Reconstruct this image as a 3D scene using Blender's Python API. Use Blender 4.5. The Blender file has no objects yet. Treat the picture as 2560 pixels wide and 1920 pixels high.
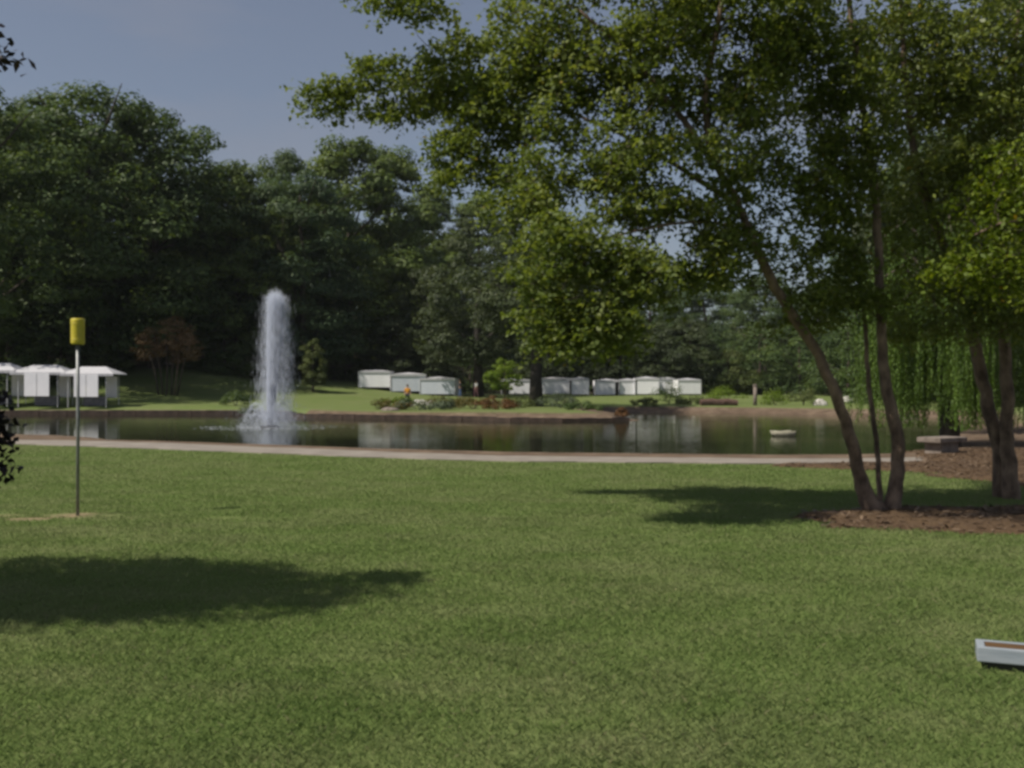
import bpy, math, random
import numpy as np
from mathutils import Vector, Matrix

random.seed(7)
rng = np.random.default_rng(11)
R = math.radians

# ------------------------------------------------------------------ camera, sky, sun, exposure
scene = bpy.context.scene
COL = scene.collection
CAM_H = 1.6
cam_data = bpy.data.cameras.new('camera')
cam_data.sensor_width = 36.0
cam_data.lens = 35.16
cam_data.clip_start = 0.05
cam_data.clip_end = 4000
camera = bpy.data.objects.new('camera', cam_data)
COL.objects.link(camera)
camera.location = (0, 0, CAM_H)
camera.rotation_euler = (R(90) + 0.002, 0, 0)
scene.camera = camera

SUN_EL, SUN_AZ = 52.0, 246.0      # azimuth clockwise from +Y: from the left, a little behind the camera
world = bpy.data.worlds.new('World')
scene.world = world
world.use_nodes = True
wn = world.node_tree
wn.nodes.clear()
sky = wn.nodes.new('ShaderNodeTexSky')
sky.sky_type = 'NISHITA'
sky.sun_disc = False
sky.sun_elevation = R(SUN_EL)
sky.sun_rotation = R(SUN_AZ)
sky.altitude = 200
sky.air_density = 1.0
sky.dust_density = 1.6
sky.ozone_density = 2.2
tc = wn.nodes.new('ShaderNodeTexCoord')
mp = wn.nodes.new('ShaderNodeMapping')
mp.inputs['Scale'].default_value = (1.2, 1.2, 5.0)
cn = wn.nodes.new('ShaderNodeTexNoise')
cn.inputs['Scale'].default_value = 2.3
cn.inputs['Detail'].default_value = 5
cn.inputs['Roughness'].default_value = 0.5
cr = wn.nodes.new('ShaderNodeMapRange')
cr.inputs['From Min'].default_value = 0.42
cr.inputs['From Max'].default_value = 0.80
cr.inputs['To Min'].default_value = 0.22
cr.inputs['To Max'].default_value = 0.75
mixc = wn.nodes.new('ShaderNodeMixRGB')
mixc.inputs['Color2'].default_value = (3.6, 3.55, 4.0, 1)
hz = wn.nodes.new('ShaderNodeHueSaturation')
hz.inputs['Saturation'].default_value = 0.86
bg = wn.nodes.new('ShaderNodeBackground')
bg.inputs['Strength'].default_value = 0.073
out = wn.nodes.new('ShaderNodeOutputWorld')
L = wn.links.new
L(tc.outputs['Generated'], mp.inputs['Vector']); L(mp.outputs['Vector'], cn.inputs['Vector'])
L(cn.outputs['Fac'], cr.inputs['Value']); L(cr.outputs['Result'], mixc.inputs['Fac'])
L(sky.outputs['Color'], hz.inputs['Color']); L(hz.outputs['Color'], mixc.inputs['Color1'])
L(mixc.outputs['Color'], bg.inputs['Color']); L(bg.outputs['Background'], out.inputs['Surface'])

sd = bpy.data.lights.new('sun', 'SUN')
sd.energy = 4.8
sd.angle = R(0.6)
sd.color = (1.0, 0.93, 0.82)
sun = bpy.data.objects.new('sun', sd)
COL.objects.link(sun)
az, el = R(SUN_AZ), R(SUN_EL)
sv = Vector((math.sin(az) * math.cos(el), math.cos(az) * math.cos(el), math.sin(el)))   # towards the sun
sun.rotation_euler = (-sv).to_track_quat('-Z', 'Y').to_euler()

scene.view_settings.view_transform = 'Standard'
scene.view_settings.look = 'None'
scene.view_settings.gamma = 1
scene.view_settings.use_curve_mapping = False
scene.view_settings.exposure = 0.15
scene.cycles.pixel_filter_type = 'BLACKMAN_HARRIS'
scene.cycles.filter_width = 3.1
scene.cycles.max_bounces = 6
scene.cycles.diffuse_bounces = 3
scene.cycles.transmission_bounces = 4
scene.cycles.use_denoising = True

# ------------------------------------------------------------------ helpers
def P(u, v, Y):
    """world point seen at 1024x768 pixel (u, v) at distance Y"""
    return Vector(((u - 512) / 1000 * Y, Y, CAM_H + (386 - v) / 1000 * Y))

def newmesh(name, verts, faces, mat=None, attr=None, smooth=False):
    """faces: (n,k) array"""
    me = bpy.data.meshes.new(name)
    verts = np.asarray(verts, dtype=np.float32).reshape(-1, 3)
    if isinstance(faces, np.ndarray):
        n, k = faces.shape
        me.vertices.add(len(verts)); me.vertices.foreach_set('co', verts.ravel())
        me.loops.add(n * k); me.loops.foreach_set('vertex_index', faces.astype(np.int32).ravel())
        me.polygons.add(n)
        me.polygons.foreach_set('loop_start', np.arange(0, n * k, k, dtype=np.int32))
        me.polygons.foreach_set('loop_total', np.full(n, k, dtype=np.int32))
        me.update(calc_edges=True)
    else:
        me.from_pydata([tuple(map(float, v)) for v in verts], [], faces)
        me.update()
    if attr:
        for an, arr in attr.items():
            a = me.attributes.new(an, 'FLOAT', 'POINT')
            a.data.foreach_set('value', np.asarray(arr, dtype=np.float32))
    if smooth:
        me.polygons.foreach_set('use_smooth', np.ones(len(me.polygons), dtype=bool))
    if mat: me.materials.append(mat)
    return me

def link(name, me, parent=None, loc=None, rotz=0.0):
    o = bpy.data.objects.new(name, me)
    COL.objects.link(o)
    if parent is not None: o.parent = parent
    if loc is not None: o.location = loc
    if rotz: o.rotation_euler = (0, 0, rotz)
    return o

def tag(o, label=None, cat=None, group=None, kind=None):
    if label: o['label'] = label
    if cat: o['category'] = cat
    if group: o['group'] = group
    if kind: o['kind'] = kind
    return o

def empty(name, loc, rotz=0.0):
    return link(name, None, None, loc, rotz)

def copy_tree(o):
    c = o.copy(); COL.objects.link(c)
    for ch in list(o.children):
        d = ch.copy(); COL.objects.link(d); d.parent = c
        for g in list(ch.children):
            e = g.copy(); COL.objects.link(e); e.parent = d
    return c

class MB:
    """collects boxes / tubes / lathes as one mesh"""
    def __init__(s): s.v = []; s.f = []
    def add(s, vs, fs):
        b = len(s.v); s.v += [tuple(x) for x in vs]; s.f += [tuple(i + b for i in f) for f in fs]
    def box(s, c, d, rotz=0.0, bev=0.0):
        cx, cy, cz = c; x, y, z = d[0] / 2, d[1] / 2, d[2] / 2
        vs = [(sx * x, sy * y, sz * z) for sz in (-1, 1) for sy in (-1, 1) for sx in (-1, 1)]
        ca, sa = math.cos(rotz), math.sin(rotz)
        vs = [(cx + a * ca - b * sa, cy + a * sa + b * ca, cz + e) for a, b, e in vs]
        s.add(vs, [(0, 2, 3, 1), (4, 5, 7, 6), (0, 1, 5, 4), (2, 6, 7, 3), (0, 4, 6, 2), (1, 3, 7, 5)])
        return s
    def tube(s, pts, rad, n=6, cap=True):
        pts = [Vector(p) for p in pts]
        if not hasattr(rad, '__len__'): rad = [rad] * len(pts)
        rings = []
        up = Vector((0.31, 0.77, 0.55))
        for i, p in enumerate(pts):
            d = (pts[min(i + 1, len(pts) - 1)] - pts[max(i - 1, 0)]).normalized()
            a = d.cross(up).normalized(); b = d.cross(a)
            rings.append([p + (a * math.cos(t) + b * math.sin(t)) * rad[i] for t in [2 * math.pi * k / n for k in range(n)]])
        vs = [q for r in rings for q in r]
        fs = [(i * n + k, i * n + (k + 1) % n, (i + 1) * n + (k + 1) % n, (i + 1) * n + k) for i in range(len(pts) - 1) for k in range(n)]
        if cap: fs += [tuple(range(n))[::-1], tuple((len(pts) - 1) * n + k for k in range(n))]
        s.add(vs, fs); return s
    def lathe(s, prof, c=(0, 0, 0), n=16):
        vs = [(c[0] + r * math.cos(2 * math.pi * k / n), c[1] + r * math.sin(2 * math.pi * k / n), c[2] + z) for r, z in prof for k in range(n)]
        fs = [(i * n + k, i * n + (k + 1) % n, (i + 1) * n + (k + 1) % n, (i + 1) * n + k) for i in range(len(prof) - 1) for k in range(n)]
        fs += [tuple(range(n))[::-1], tuple((len(prof) - 1) * n + k for k in range(n))]
        s.add(vs, fs); return s
    def build(s, name, mat, parent=None, smooth=False, bevel=0.0):
        me = newmesh(name, s.v, s.f, mat, smooth=smooth)
        o = link(name, me, parent)
        if bevel:
            m = o.modifiers.new('bevel', 'BEVEL'); m.width = bevel; m.segments = 2; m.limit_method = 'ANGLE'
        return o

# ------------------------------------------------------------------ materials
def mat_new(name):
    m = bpy.data.materials.new(name); m.use_nodes = True
    nt = m.node_tree; nt.nodes.clear()
    o = nt.nodes.new('ShaderNodeOutputMaterial')
    return m, nt, o

def noise(nt, scale, detail=3, rough=0.55, coord='Object', vec=None, stretch=None):
    t = nt.nodes.new('ShaderNodeTexNoise')
    t.inputs['Scale'].default_value = scale; t.inputs['Detail'].default_value = detail; t.inputs['Roughness'].default_value = rough
    if vec is None:
        c = nt.nodes.new('ShaderNodeTexCoord'); vec = c.outputs[coord]
    if stretch:
        mpn = nt.nodes.new('ShaderNodeMapping'); mpn.inputs['Scale'].default_value = stretch
        nt.links.new(vec, mpn.inputs['Vector']); vec = mpn.outputs['Vector']
    nt.links.new(vec, t.inputs['Vector'])
    return t.outputs['Fac']

def ramp(nt, fac, stops):
    r = nt.nodes.new('ShaderNodeValToRGB')
    e = r.color_ramp.elements
    while len(e) < len(stops): e.new(0.5)
    for i, (p, c) in enumerate(stops):
        e[i].position = p; e[i].color = (*c, 1)
    nt.links.new(fac, r.inputs['Fac'])
    return r.outputs['Color']

def mixrgb(nt, fac, a, b, mode='MIX'):
    m = nt.nodes.new('ShaderNodeMixRGB'); m.blend_type = mode
    for s, x in ((0, fac), (1, a), (2, b)):
        if isinstance(x, (int, float)): m.inputs[s].default_value = x
        elif isinstance(x, tuple): m.inputs[s].default_value = (*x, 1)
        else: nt.links.new(x, m.inputs[s])
    return m.outputs[0]

def math_n(nt, op, a, b=None, clamp=False):
    m = nt.nodes.new('ShaderNodeMath'); m.operation = op; m.use_clamp = clamp
    for s, x in ((0, a), (1, b)):
        if x is None: continue
        if isinstance(x, (int, float)): m.inputs[s].default_value = x
        else: nt.links.new(x, m.inputs[s])
    return m.outputs[0]

def mrange(nt, v, a, b, c=0.0, d=1.0):
    m = nt.nodes.new('ShaderNodeMapRange')
    m.inputs['From Min'].default_value = a; m.inputs['From Max'].default_value = b
    m.inputs['To Min'].default_value = c; m.inputs['To Max'].default_value = d
    nt.links.new(v, m.inputs['Value']); return m.outputs['Result']

def attr_n(nt, name):
    a = nt.nodes.new('ShaderNodeAttribute'); a.attribute_name = name; return a.outputs['Fac']

def bump(nt, h, strength=0.4, dist=0.02):
    b = nt.nodes.new('ShaderNodeBump'); b.inputs['Strength'].default_value = strength; b.inputs['Distance'].default_value = dist
    nt.links.new(h, b.inputs['Height']); return b.outputs['Normal']

def solid(name, c1, c2, scale=8, rough=0.7, bumps=0.3, metallic=0.0, spec=0.3, stretch=None, bd=0.01):
    m, nt, o = mat_new(name)
    p = nt.nodes.new('ShaderNodeBsdfPrincipled')
    n = noise(nt, scale, 5, 0.6, stretch=stretch)
    col = ramp(nt, n, [(0.3, c1), (0.7, c2)])
    nt.links.new(col, p.inputs['Base Color'])
    p.inputs['Roughness'].default_value = rough; p.inputs['Metallic'].default_value = metallic
    p.inputs['Specular IOR Level'].default_value = spec
    if bumps: nt.links.new(bump(nt, n, bumps, bd), p.inputs['Normal'])
    nt.links.new(p.outputs[0], o.inputs['Surface'])
    return m

def leafmat(name, dark, mid, light, trans=0.4, rare=None, nscale=0.25, rough=0.55):
    """leaf colour varies leaf by leaf (attribute rnd) and clump by clump (noise)"""
    m, nt, o = mat_new(name)
    r = attr_n(nt, 'rnd')
    n = noise(nt, nscale, 2, 0.5)
    f = math_n(nt, 'ADD', math_n(nt, 'MULTIPLY', r, 0.6), math_n(nt, 'MULTIPLY', n, 0.5))
    stops = [(0.2, dark), (0.55, mid), (0.85, light)]
    col = ramp(nt, f, stops)
    if rare:
        col = mixrgb(nt, mrange(nt, r, 0.965, 0.97), col, rare)
    d = nt.nodes.new('ShaderNodeBsdfPrincipled'); d.inputs['Roughness'].default_value = rough
    d.inputs['Specular IOR Level'].default_value = 0.25
    nt.links.new(col, d.inputs['Base Color'])
    t = nt.nodes.new('ShaderNodeBsdfTranslucent')
    tcol = mixrgb(nt, 1.0, col, (1.15, 1.1, 0.45), 'MULTIPLY')
    nt.links.new(tcol, t.inputs['Color'])
    mx = nt.nodes.new('ShaderNodeMixShader'); mx.inputs[0].default_value = trans
    nt.links.new(d.outputs[0], mx.inputs[1]); nt.links.new(t.outputs[0], mx.inputs[2])
    nt.links.new(mx.outputs[0], o.inputs['Surface'])
    return m

M = {}
M['bark'] = solid('bark', (0.035, 0.027, 0.020), (0.10, 0.08, 0.062), 6, 0.9, 0.8, stretch=(1, 1, 0.25), bd=0.05)
M['bark_dark'] = solid('bark_dark', (0.02, 0.018, 0.016), (0.05, 0.043, 0.036), 3, 0.9, 0.8, stretch=(1, 1, 0.3), bd=0.08)
M['birch_bark'] = solid('birch_bark', (0.040, 0.026, 0.020), (0.26, 0.185, 0.135), 7, 0.85, 0.9, stretch=(1, 1, 0.6), bd=0.03)
M['tent_cloth'] = solid('tent_cloth', (0.76, 0.76, 0.79), (0.84, 0.84, 0.86), 2, 0.7, 0.15)
M['tent_roof'] = solid('tent_roof', (0.42, 0.42, 0.445), (0.50, 0.50, 0.52), 2, 0.7, 0.15)
M['tent_cloth_shade'] = solid('tent_cloth_shade', (0.50, 0.54, 0.62), (0.60, 0.63, 0.69), 2, 0.7, 0.15)  # white cloth with bluish shade put into its colour
M['tent_inside'] = solid('tent_inside', (0.10, 0.10, 0.115), (0.2, 0.2, 0.22), 3, 0.9, 0)
M['white_panel'] = solid('white_panel', (0.78, 0.78, 0.81), (0.88, 0.87, 0.89), 1.2, 0.6, 0.1)
M['metal_grey'] = solid('metal_grey', (0.16, 0.17, 0.17), (0.26, 0.27, 0.27), 12, 0.45, 0.1, metallic=0.4)
M['tent_leg'] = solid('tent_leg', (0.5, 0.5, 0.52), (0.6, 0.6, 0.62), 10, 0.5, 0.05)
M['yellow_plastic'] = solid('yellow_plastic', (0.42, 0.36, 0.03), (0.58, 0.49, 0.05), 5, 0.35, 0.08, spec=0.5)
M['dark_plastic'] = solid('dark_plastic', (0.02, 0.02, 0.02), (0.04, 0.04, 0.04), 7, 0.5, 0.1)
M['stone'] = solid('stone', (0.11, 0.09, 0.075), (0.25, 0.21, 0.18), 5, 0.9, 0.7, bd=0.03)
M['stone_pale'] = solid('stone_pale', (0.38, 0.36, 0.32), (0.62, 0.60, 0.56), 3, 0.9, 0.7, bd=0.04)
M['wall_stone'] = solid('wall_stone', (0.025, 0.018, 0.014), (0.075, 0.052, 0.040), 1.5, 0.95, 0.8, bd=0.05)
M['wall_cap'] = solid('wall_cap', (0.17, 0.14, 0.10), (0.28, 0.23, 0.16), 2, 0.95, 0.5)
M['white_wood'] = solid('white_wood', (0.20, 0.235, 0.27), (0.29, 0.32, 0.35), 14, 0.6, 0.3, stretch=(0.3, 1, 3))
M['brown_wood'] = solid('brown_wood', (0.06, 0.032, 0.012), (0.13, 0.07, 0.028), 16, 0.7, 0.4, stretch=(0.2, 2, 2))
M['boat_white'] = solid('boat_white', (0.20, 0.19, 0.14), (0.32, 0.30, 0.23), 4, 0.6, 0.2)
M['boat_inside'] = solid('boat_inside', (0.20, 0.17, 0.10), (0.30, 0.26, 0.17), 4, 0.7, 0.2)
M['log'] = solid('log', (0.05, 0.03, 0.025), (0.13, 0.08, 0.06), 5, 0.9, 0.6)
M['skin'] = solid('skin', (0.38, 0.24, 0.17), (0.45, 0.29, 0.21), 8, 0.6, 0.0)
M['hair'] = solid('hair', (0.05, 0.03, 0.02), (0.08, 0.05, 0.03), 30, 0.7, 0.3)
M['shirt_orange'] = solid('shirt_orange', (0.62, 0.26, 0.02), (0.75, 0.34, 0.03), 8, 0.8, 0.2)
M['shirt_white'] = solid('shirt_white', (0.6, 0.6, 0.6), (0.7, 0.7, 0.7), 8, 0.8, 0.2)
M['trousers_dark'] = solid('trousers_dark', (0.03, 0.03, 0.04), (0.05, 0.05, 0.07), 8, 0.8, 0.2)
M['trousers_blue'] = solid('trousers_blue', (0.05, 0.08, 0.16), (0.08, 0.12, 0.22), 8, 0.8, 0.2)
M['trousers_pink'] = solid('trousers_pink', (0.30, 0.14, 0.17), (0.38, 0.18, 0.21), 8, 0.8, 0.2)

M['leaf_forest'] = leafmat('leaf_forest', (0.034, 0.062, 0.020), (0.070, 0.112, 0.034), (0.130, 0.178, 0.052), 0.38)
M['leaf_forest_warm'] = leafmat('leaf_forest_warm', (0.052, 0.082, 0.020), (0.100, 0.148, 0.032), (0.170, 0.215, 0.050), 0.35)
M['leaf_dusky'] = leafmat('leaf_dusky', (0.030, 0.042, 0.020), (0.056, 0.078, 0.032), (0.095, 0.116, 0.050), 0.35)
M['leaf_blue'] = leafmat('leaf_blue', (0.030, 0.058, 0.028), (0.060, 0.100, 0.044), (0.110, 0.155, 0.064), 0.35)
M['leaf_birch'] = leafmat('leaf_birch', (0.068, 0.104, 0.026), (0.132, 0.178, 0.044), (0.225, 0.260, 0.080), 0.48, rare=(0.33, 0.25, 0.04), nscale=1.2)
M['leaf_birch_lit'] = leafmat('leaf_birch_lit', (0.090, 0.125, 0.035), (0.170, 0.215, 0.060), (0.27, 0.31, 0.115), 0.45, rare=(0.33, 0.25, 0.06), nscale=1.2, rough=.42)  # birch leaf colour lifted to stand in for sunlight on a shaded crown
M['leaf_birch_bright'] = leafmat('leaf_birch_bright', (0.06, 0.10, 0.008), (0.12, 0.17, 0.014), (0.20, 0.24, 0.030), 0.45, rare=(0.40, 0.27, 0.03), nscale=1.2)
M['leaf_lime'] = leafmat('leaf_lime', (0.07, 0.12, 0.010), (0.13, 0.20, 0.018), (0.20, 0.27, 0.03), 0.4)
M['leaf_olive'] = leafmat('leaf_olive', (0.05, 0.07, 0.020), (0.09, 0.115, 0.032), (0.14, 0.165, 0.055), 0.3)
M['leaf_rust'] = leafmat('leaf_rust', (0.075, 0.060, 0.022), (0.17, 0.105, 0.045), (0.28, 0.165, 0.08), 0.3)
M['leaf_red'] = leafmat('leaf_red', (0.06, 0.035, 0.012), (0.12, 0.060, 0.020), (0.19, 0.09, 0.035), 0.3)
M['leaf_bed'] = leafmat('leaf_bed', (0.05, 0.055, 0.014), (0.10, 0.090, 0.020), (0.15, 0.095, 0.03), 0.3, nscale=0.6)
M['leaf_purple'] = leafmat('leaf_purple', (0.010, 0.012, 0.010), (0.022, 0.018, 0.020), (0.045, 0.030, 0.04), 0.2)
M['leaf_willow'] = leafmat('leaf_willow', (0.045, 0.085, 0.013), (0.090, 0.160, 0.023), (0.150, 0.230, 0.04), 0.4, nscale=0.8)
M['leaf_greygreen'] = leafmat('leaf_greygreen', (0.04, 0.055, 0.03), (0.075, 0.10, 0.055), (0.12, 0.15, 0.09), 0.2)

# ------------------------------------------------------------------ terrain
POND = np.array([(-70, 54), (-40, 49), (-25, 45.5), (-19.6, 43.3), (-17, 41.2), (-14.1, 37.5), (-9.4, 35.3), (-5, 34.2), (0, 32.2), (4, 31.4),
                 (8, 30.7), (11, 30.6), (13.2, 32.5), (15.5, 36), (19, 44), (26, 56), (30, 66), (27, 69), (23.5, 70), (18, 77), (12, 79), (8.5, 77.5),
                 (6.6, 71), (7.4, 65), (7.9, 61.5), (7.0, 60), (3, 59), (0, 59.5), (-2, 61), (-6, 63), (-10, 64.2), (-13.5, 66), (-16, 69.5), (-19, 72),
                 (-36, 72), (-70, 73)], dtype=float)

def pond_sd(x, y):
    """signed distance to the pond outline, positive outside"""
    x = np.asarray(x, float); y = np.asarray(y, float)
    d = np.full(x.shape, 1e9); ins = np.zeros(x.shape, bool)
    n = len(POND)
    for i in range(n):
        ax, ay = POND[i]; bx, by = POND[(i + 1) % n]
        ex, ey = bx - ax, by - ay
        t = np.clip(((x - ax) * ex + (y - ay) * ey) / (ex * ex + ey * ey), 0, 1)
        d = np.minimum(d, np.hypot(x - ax - t * ex, y - ay - t * ey))
        c = ((ay > y) != (by > y))
        with np.errstate(divide='ignore', invalid='ignore'):
            c &= x < (bx - ax) * (y - ay) / (by - ay if by != ay else 1e-9) + ax
        ins ^= c
    return np.where(ins, -d, d)

def sstep(t): t = np.clip(t, 0, 1); return t * t * (3 - 2 * t)

PATH = [(-60, 43.5, 2.6), (-40, 37, 2.6), (-25, 31.5, 2.5), (-19, 29.6, 2.5), (-13.1, 28.2, 2.5), (-10.2, 27.0, 2.5), (-7.6, 25.6, 2.3), (-5.0, 24.3, 2.2), (-3.2, 23.2, 2.1),
        (-0.3, 21.95, 1.9), (3, 21.5, 1.9), (6.1, 21.05, 1.9), (8.5, 21.3, 1.8), (11.5, 22.6, 1.8)]
PATH_X = np.array([p[0] for p in PATH]); PATH_Y = np.array([p[1] for p in PATH]); PATH_W = np.array([p[2] for p in PATH])
def path_y(x): return np.interp(x, PATH_X, PATH_Y)

def land(x, y):
    x = np.asarray(x, float); y = np.asarray(y, float)
    z = 2.5 * np.exp(-((x + 38) / 17) ** 2 - ((y - 99) / 15) ** 2)
    z = z + 1.25 * sstep((y - 84) / 30) * sstep((-6 - x) / 12)
    z = z + 0.62 * sstep((y - 84) / 22)
    z = z + 15 * sstep((y - np.interp(x, [-60, -10, 10, 60], [116, 130, 182, 150])) / 80)
    und = 0.05 * np.sin(x * 0.37 + 1.1) * np.cos(y * 0.29) * sstep((y - 20) / 30)
    return z + und

def height(x, y):
    x = np.asarray(x, float); y = np.asarray(y, float)
    d = pond_sd(x, y)
    l = land(x, y)
    near = y < 52
    crest = np.clip((y - path_y(x) - 1.6), 0, 99)           # distance behind the path
    bw_near = np.clip(d + crest, 1.0, 14)
    wall_side = (x < -14)
    bw_far = np.where(wall_side, 2.2, np.where(x < -1, 1.6, 3.2))
    bw = np.where(near, np.maximum(bw_near * 0.92, 1.0), bw_far)
    t = np.clip(d / bw, 0, 1)
    zo = -0.52 + (l + 0.52) * np.where(near, t, sstep(t * 0.85 + 0.15 * (t > 0)))
    zi = -0.52 - np.clip(-d, 0, 4) * 0.3
    return np.where(d > 0, zo, zi)

def hz_at(x, y): return float(height(np.array([x]), np.array([y]))[0])

# the mulch beds and bare patches (ellipses in plan: x, y, rx, ry)
def fuzz(x, y, s=1.0): return 0.25 * np.sin(x * 2.3 * s + 1.7 * np.sin(y * 1.9 * s)) + 0.18 * np.sin(y * 4.1 * s + x * 1.1)
def mulch_mask(x, y):
    a = 1.0 - np.hypot((x - 6.4) / 3.15, (y - 11.95) / 1.25)
    xl = np.interp(y, [16.5, 17.8, 19.2, 19.95, 20.6, 26], [12.5, 8.6, 6.2, 4.9, 8.5, 10.2])
    b = np.where((y > 16.6) & (y < 27), (x - xl) * 0.6, -1.0)
    b = np.minimum(b, (26.5 - y) * 0.6)
    c = (x - 9.2 + 0.4 * (y - 13)) * 0.4
    c = np.where((y > 10.5) & (y < 18), c, -1.0); c = np.minimum(c, (y - 10.6) * 0.7)
    return np.maximum(np.maximum(a, b), c) + 0.22 * fuzz(x, y, 1.6)
def bare_mask(x, y):
    m = -np.ones_like(x)
    for cx, cy, rx, ry in ((-5.42, 12.35, 0.42, 0.28), (-5.75, 12.0, 0.34, 0.16), (-6.35, 12.35, 0.45, 0.14), (-5.0, 12.42, 0.2, 0.12), (-3.5, 12.1, 0.3, 0.14), (-6.1, 11.2, 0.3, 0.15)):
        m = np.maximum(m, 1.0 - np.hypot((x - cx) / rx, (y - cy) / ry))
    return m + 0.35 * fuzz(x, y, 3.0)

ys = np.concatenate([np.arange(-14, 2, 1.0), np.arange(2, 30, 0.25), np.arange(30, 84, 0.35), np.arange(84, 140, 2.0), np.geomspace(140, 2600, 26)])
xs_half = np.concatenate([np.arange(0, 26, 0.30), np.arange(26, 70, 0.9), np.geomspace(70, 2400, 24)])
xs = np.concatenate([-xs_half[::-1], xs_half[1:]])
GX, GY = np.meshgrid(xs, ys)
GZ = height(GX, GY)
nx, ny = len(xs), len(ys)
idx = np.arange(nx * ny).reshape(ny, nx)
quads = np.stack([idx[:-1, :-1], idx[:-1, 1:], idx[1:, 1:], idx[1:, :-1]], -1).reshape(-1, 4)
sd_ = pond_sd(GX, GY)
bankn = np.where((GY < 52), sstep((GY - path_y(GX) - np.interp(GX, PATH_X, PATH_W) / 2 + 0.15) / 0.3) * sstep((22 - sd_) / 2) * (GY > path_y(GX)), 0)
bankf = np.where(GY >= 52, sstep((np.where(GX < -14, 0.9, np.where(GX < -1, 1.6, 2.6)) - sd_) / 0.6), 0)
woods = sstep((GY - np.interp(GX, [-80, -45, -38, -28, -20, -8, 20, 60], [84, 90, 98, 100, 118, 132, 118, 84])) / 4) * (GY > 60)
dirt = np.clip(bankn + bankf, 0, 1)
bare = np.maximum(sstep(bare_mask(GX, GY) * 2.5), 0)

def grass_color(nt, coordvec=None):
    """lawn colour shared by ground and blades: soft patches, mower streaks, dry spots"""
    c = nt.nodes.new('ShaderNodeTexCoord').outputs['Object']
    n1 = noise(nt, 0.33, 4, 0.6, vec=c)
    n2 = noise(nt, 2.6, 4, 0.65, vec=c)
    n3 = noise(nt, 1.1, 3, 0.55, vec=c, stretch=(0.35, 1.6, 1))
    f = math_n(nt, 'ADD', math_n(nt, 'MULTIPLY', n1, 0.42), math_n(nt, 'ADD', math_n(nt, 'MULTIPLY', n2, 0.28), math_n(nt, 'MULTIPLY', n3, 0.30)))
    col = ramp(nt, f, [(0.36, (0.156, 0.228, 0.068)), (0.46, (0.178, 0.244, 0.080)), (0.54, (0.203, 0.256, 0.098)), (0.66, (0.236, 0.272, 0.122))])
    dry = noise(nt, 3.7, 3, 0.6, vec=c)
    col = mixrgb(nt, mrange(nt, dry, 0.68, 0.80, 0, 0.45), col, (0.30, 0.24, 0.13))
    return col, c

m, nt, o = mat_new('ground_turf')
gc, cvec = grass_color(nt)
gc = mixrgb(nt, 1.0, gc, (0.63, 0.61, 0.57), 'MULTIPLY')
dn = noise(nt, 1.3, 6, 0.7, vec=cvec)
dn2 = noise(nt, 7, 4, 0.7, vec=cvec)
dirtc = ramp(nt, dn, [(0.3, (0.065, 0.045, 0.032)), (0.5, (0.13, 0.092, 0.066)), (0.72, (0.21, 0.16, 0.115))])
dirtc = mixrgb(nt, mrange(nt, dn2, 0.55, 0.7, 0, 0.5), dirtc, (0.10, 0.12, 0.04))
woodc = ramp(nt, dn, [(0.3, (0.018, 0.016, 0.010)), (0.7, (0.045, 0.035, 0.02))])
barec = ramp(nt, dn2, [(0.3, (0.16, 0.125, 0.07)), (0.7, (0.27, 0.21, 0.13))])
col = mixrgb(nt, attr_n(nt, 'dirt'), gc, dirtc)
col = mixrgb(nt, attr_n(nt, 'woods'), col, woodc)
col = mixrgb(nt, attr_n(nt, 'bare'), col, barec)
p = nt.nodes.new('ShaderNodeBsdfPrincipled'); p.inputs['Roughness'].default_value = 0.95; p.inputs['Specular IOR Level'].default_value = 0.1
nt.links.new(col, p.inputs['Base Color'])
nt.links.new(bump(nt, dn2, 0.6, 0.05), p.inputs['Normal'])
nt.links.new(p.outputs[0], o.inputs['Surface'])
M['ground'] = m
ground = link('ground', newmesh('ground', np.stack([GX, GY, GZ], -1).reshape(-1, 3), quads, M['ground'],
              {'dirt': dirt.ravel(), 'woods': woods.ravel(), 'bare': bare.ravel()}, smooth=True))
tag(ground, 'mown green lawn and pond banks rolling to the woods', kind='structure')

# water: one sheet just inside the banks
m, nt, o = mat_new('pond_water')
c = nt.nodes.new('ShaderNodeTexCoord').outputs['Object']
w1 = noise(nt, 2.2, 3, 0.5, vec=c, stretch=(0.8, 1.4, 1))
w2 = noise(nt, 9.0, 2, 0.5, vec=c)
w3 = noise(nt, 0.10, 2, 0.5, vec=c, stretch=(0.5, 1.5, 1))
hsum = math_n(nt, 'ADD', w1, math_n(nt, 'MULTIPLY', w2, 0.22))
b = nt.nodes.new('ShaderNodeBump'); b.inputs['Strength'].default_value = 1.0
nt.links.new(mrange(nt, w3, 0.35, 0.65, 0.0045, 0.0095), b.inputs['Distance']); nt.links.new(hsum, b.inputs['Height'])
gl = nt.nodes.new('ShaderNodeBsdfGlossy'); gl.inputs['Roughness'].default_value = 0.02; gl.inputs['Color'].default_value = (0.97, 0.98, 0.96, 1)
df = nt.nodes.new('ShaderNodeBsdfDiffuse'); df.inputs['Color'].default_value = (0.016, 0.018, 0.009, 1)
fr = nt.nodes.new('ShaderNodeFresnel'); fr.inputs['IOR'].default_value = 1.33
nt.links.new(b.outputs[0], gl.inputs['Normal']); nt.links.new(b.outputs[0], fr.inputs['Normal'])
mx = nt.nodes.new('ShaderNodeMixShader')
nt.links.new(fr.outputs[0], mx.inputs[0]); nt.links.new(df.outputs[0], mx.inputs[1]); nt.links.new(gl.outputs[0], mx.inputs[2])
nt.links.new(mx.outputs[0], o.inputs['Surface'])
M['water'] = m
cx_, cy_ = POND.mean(0)
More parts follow.
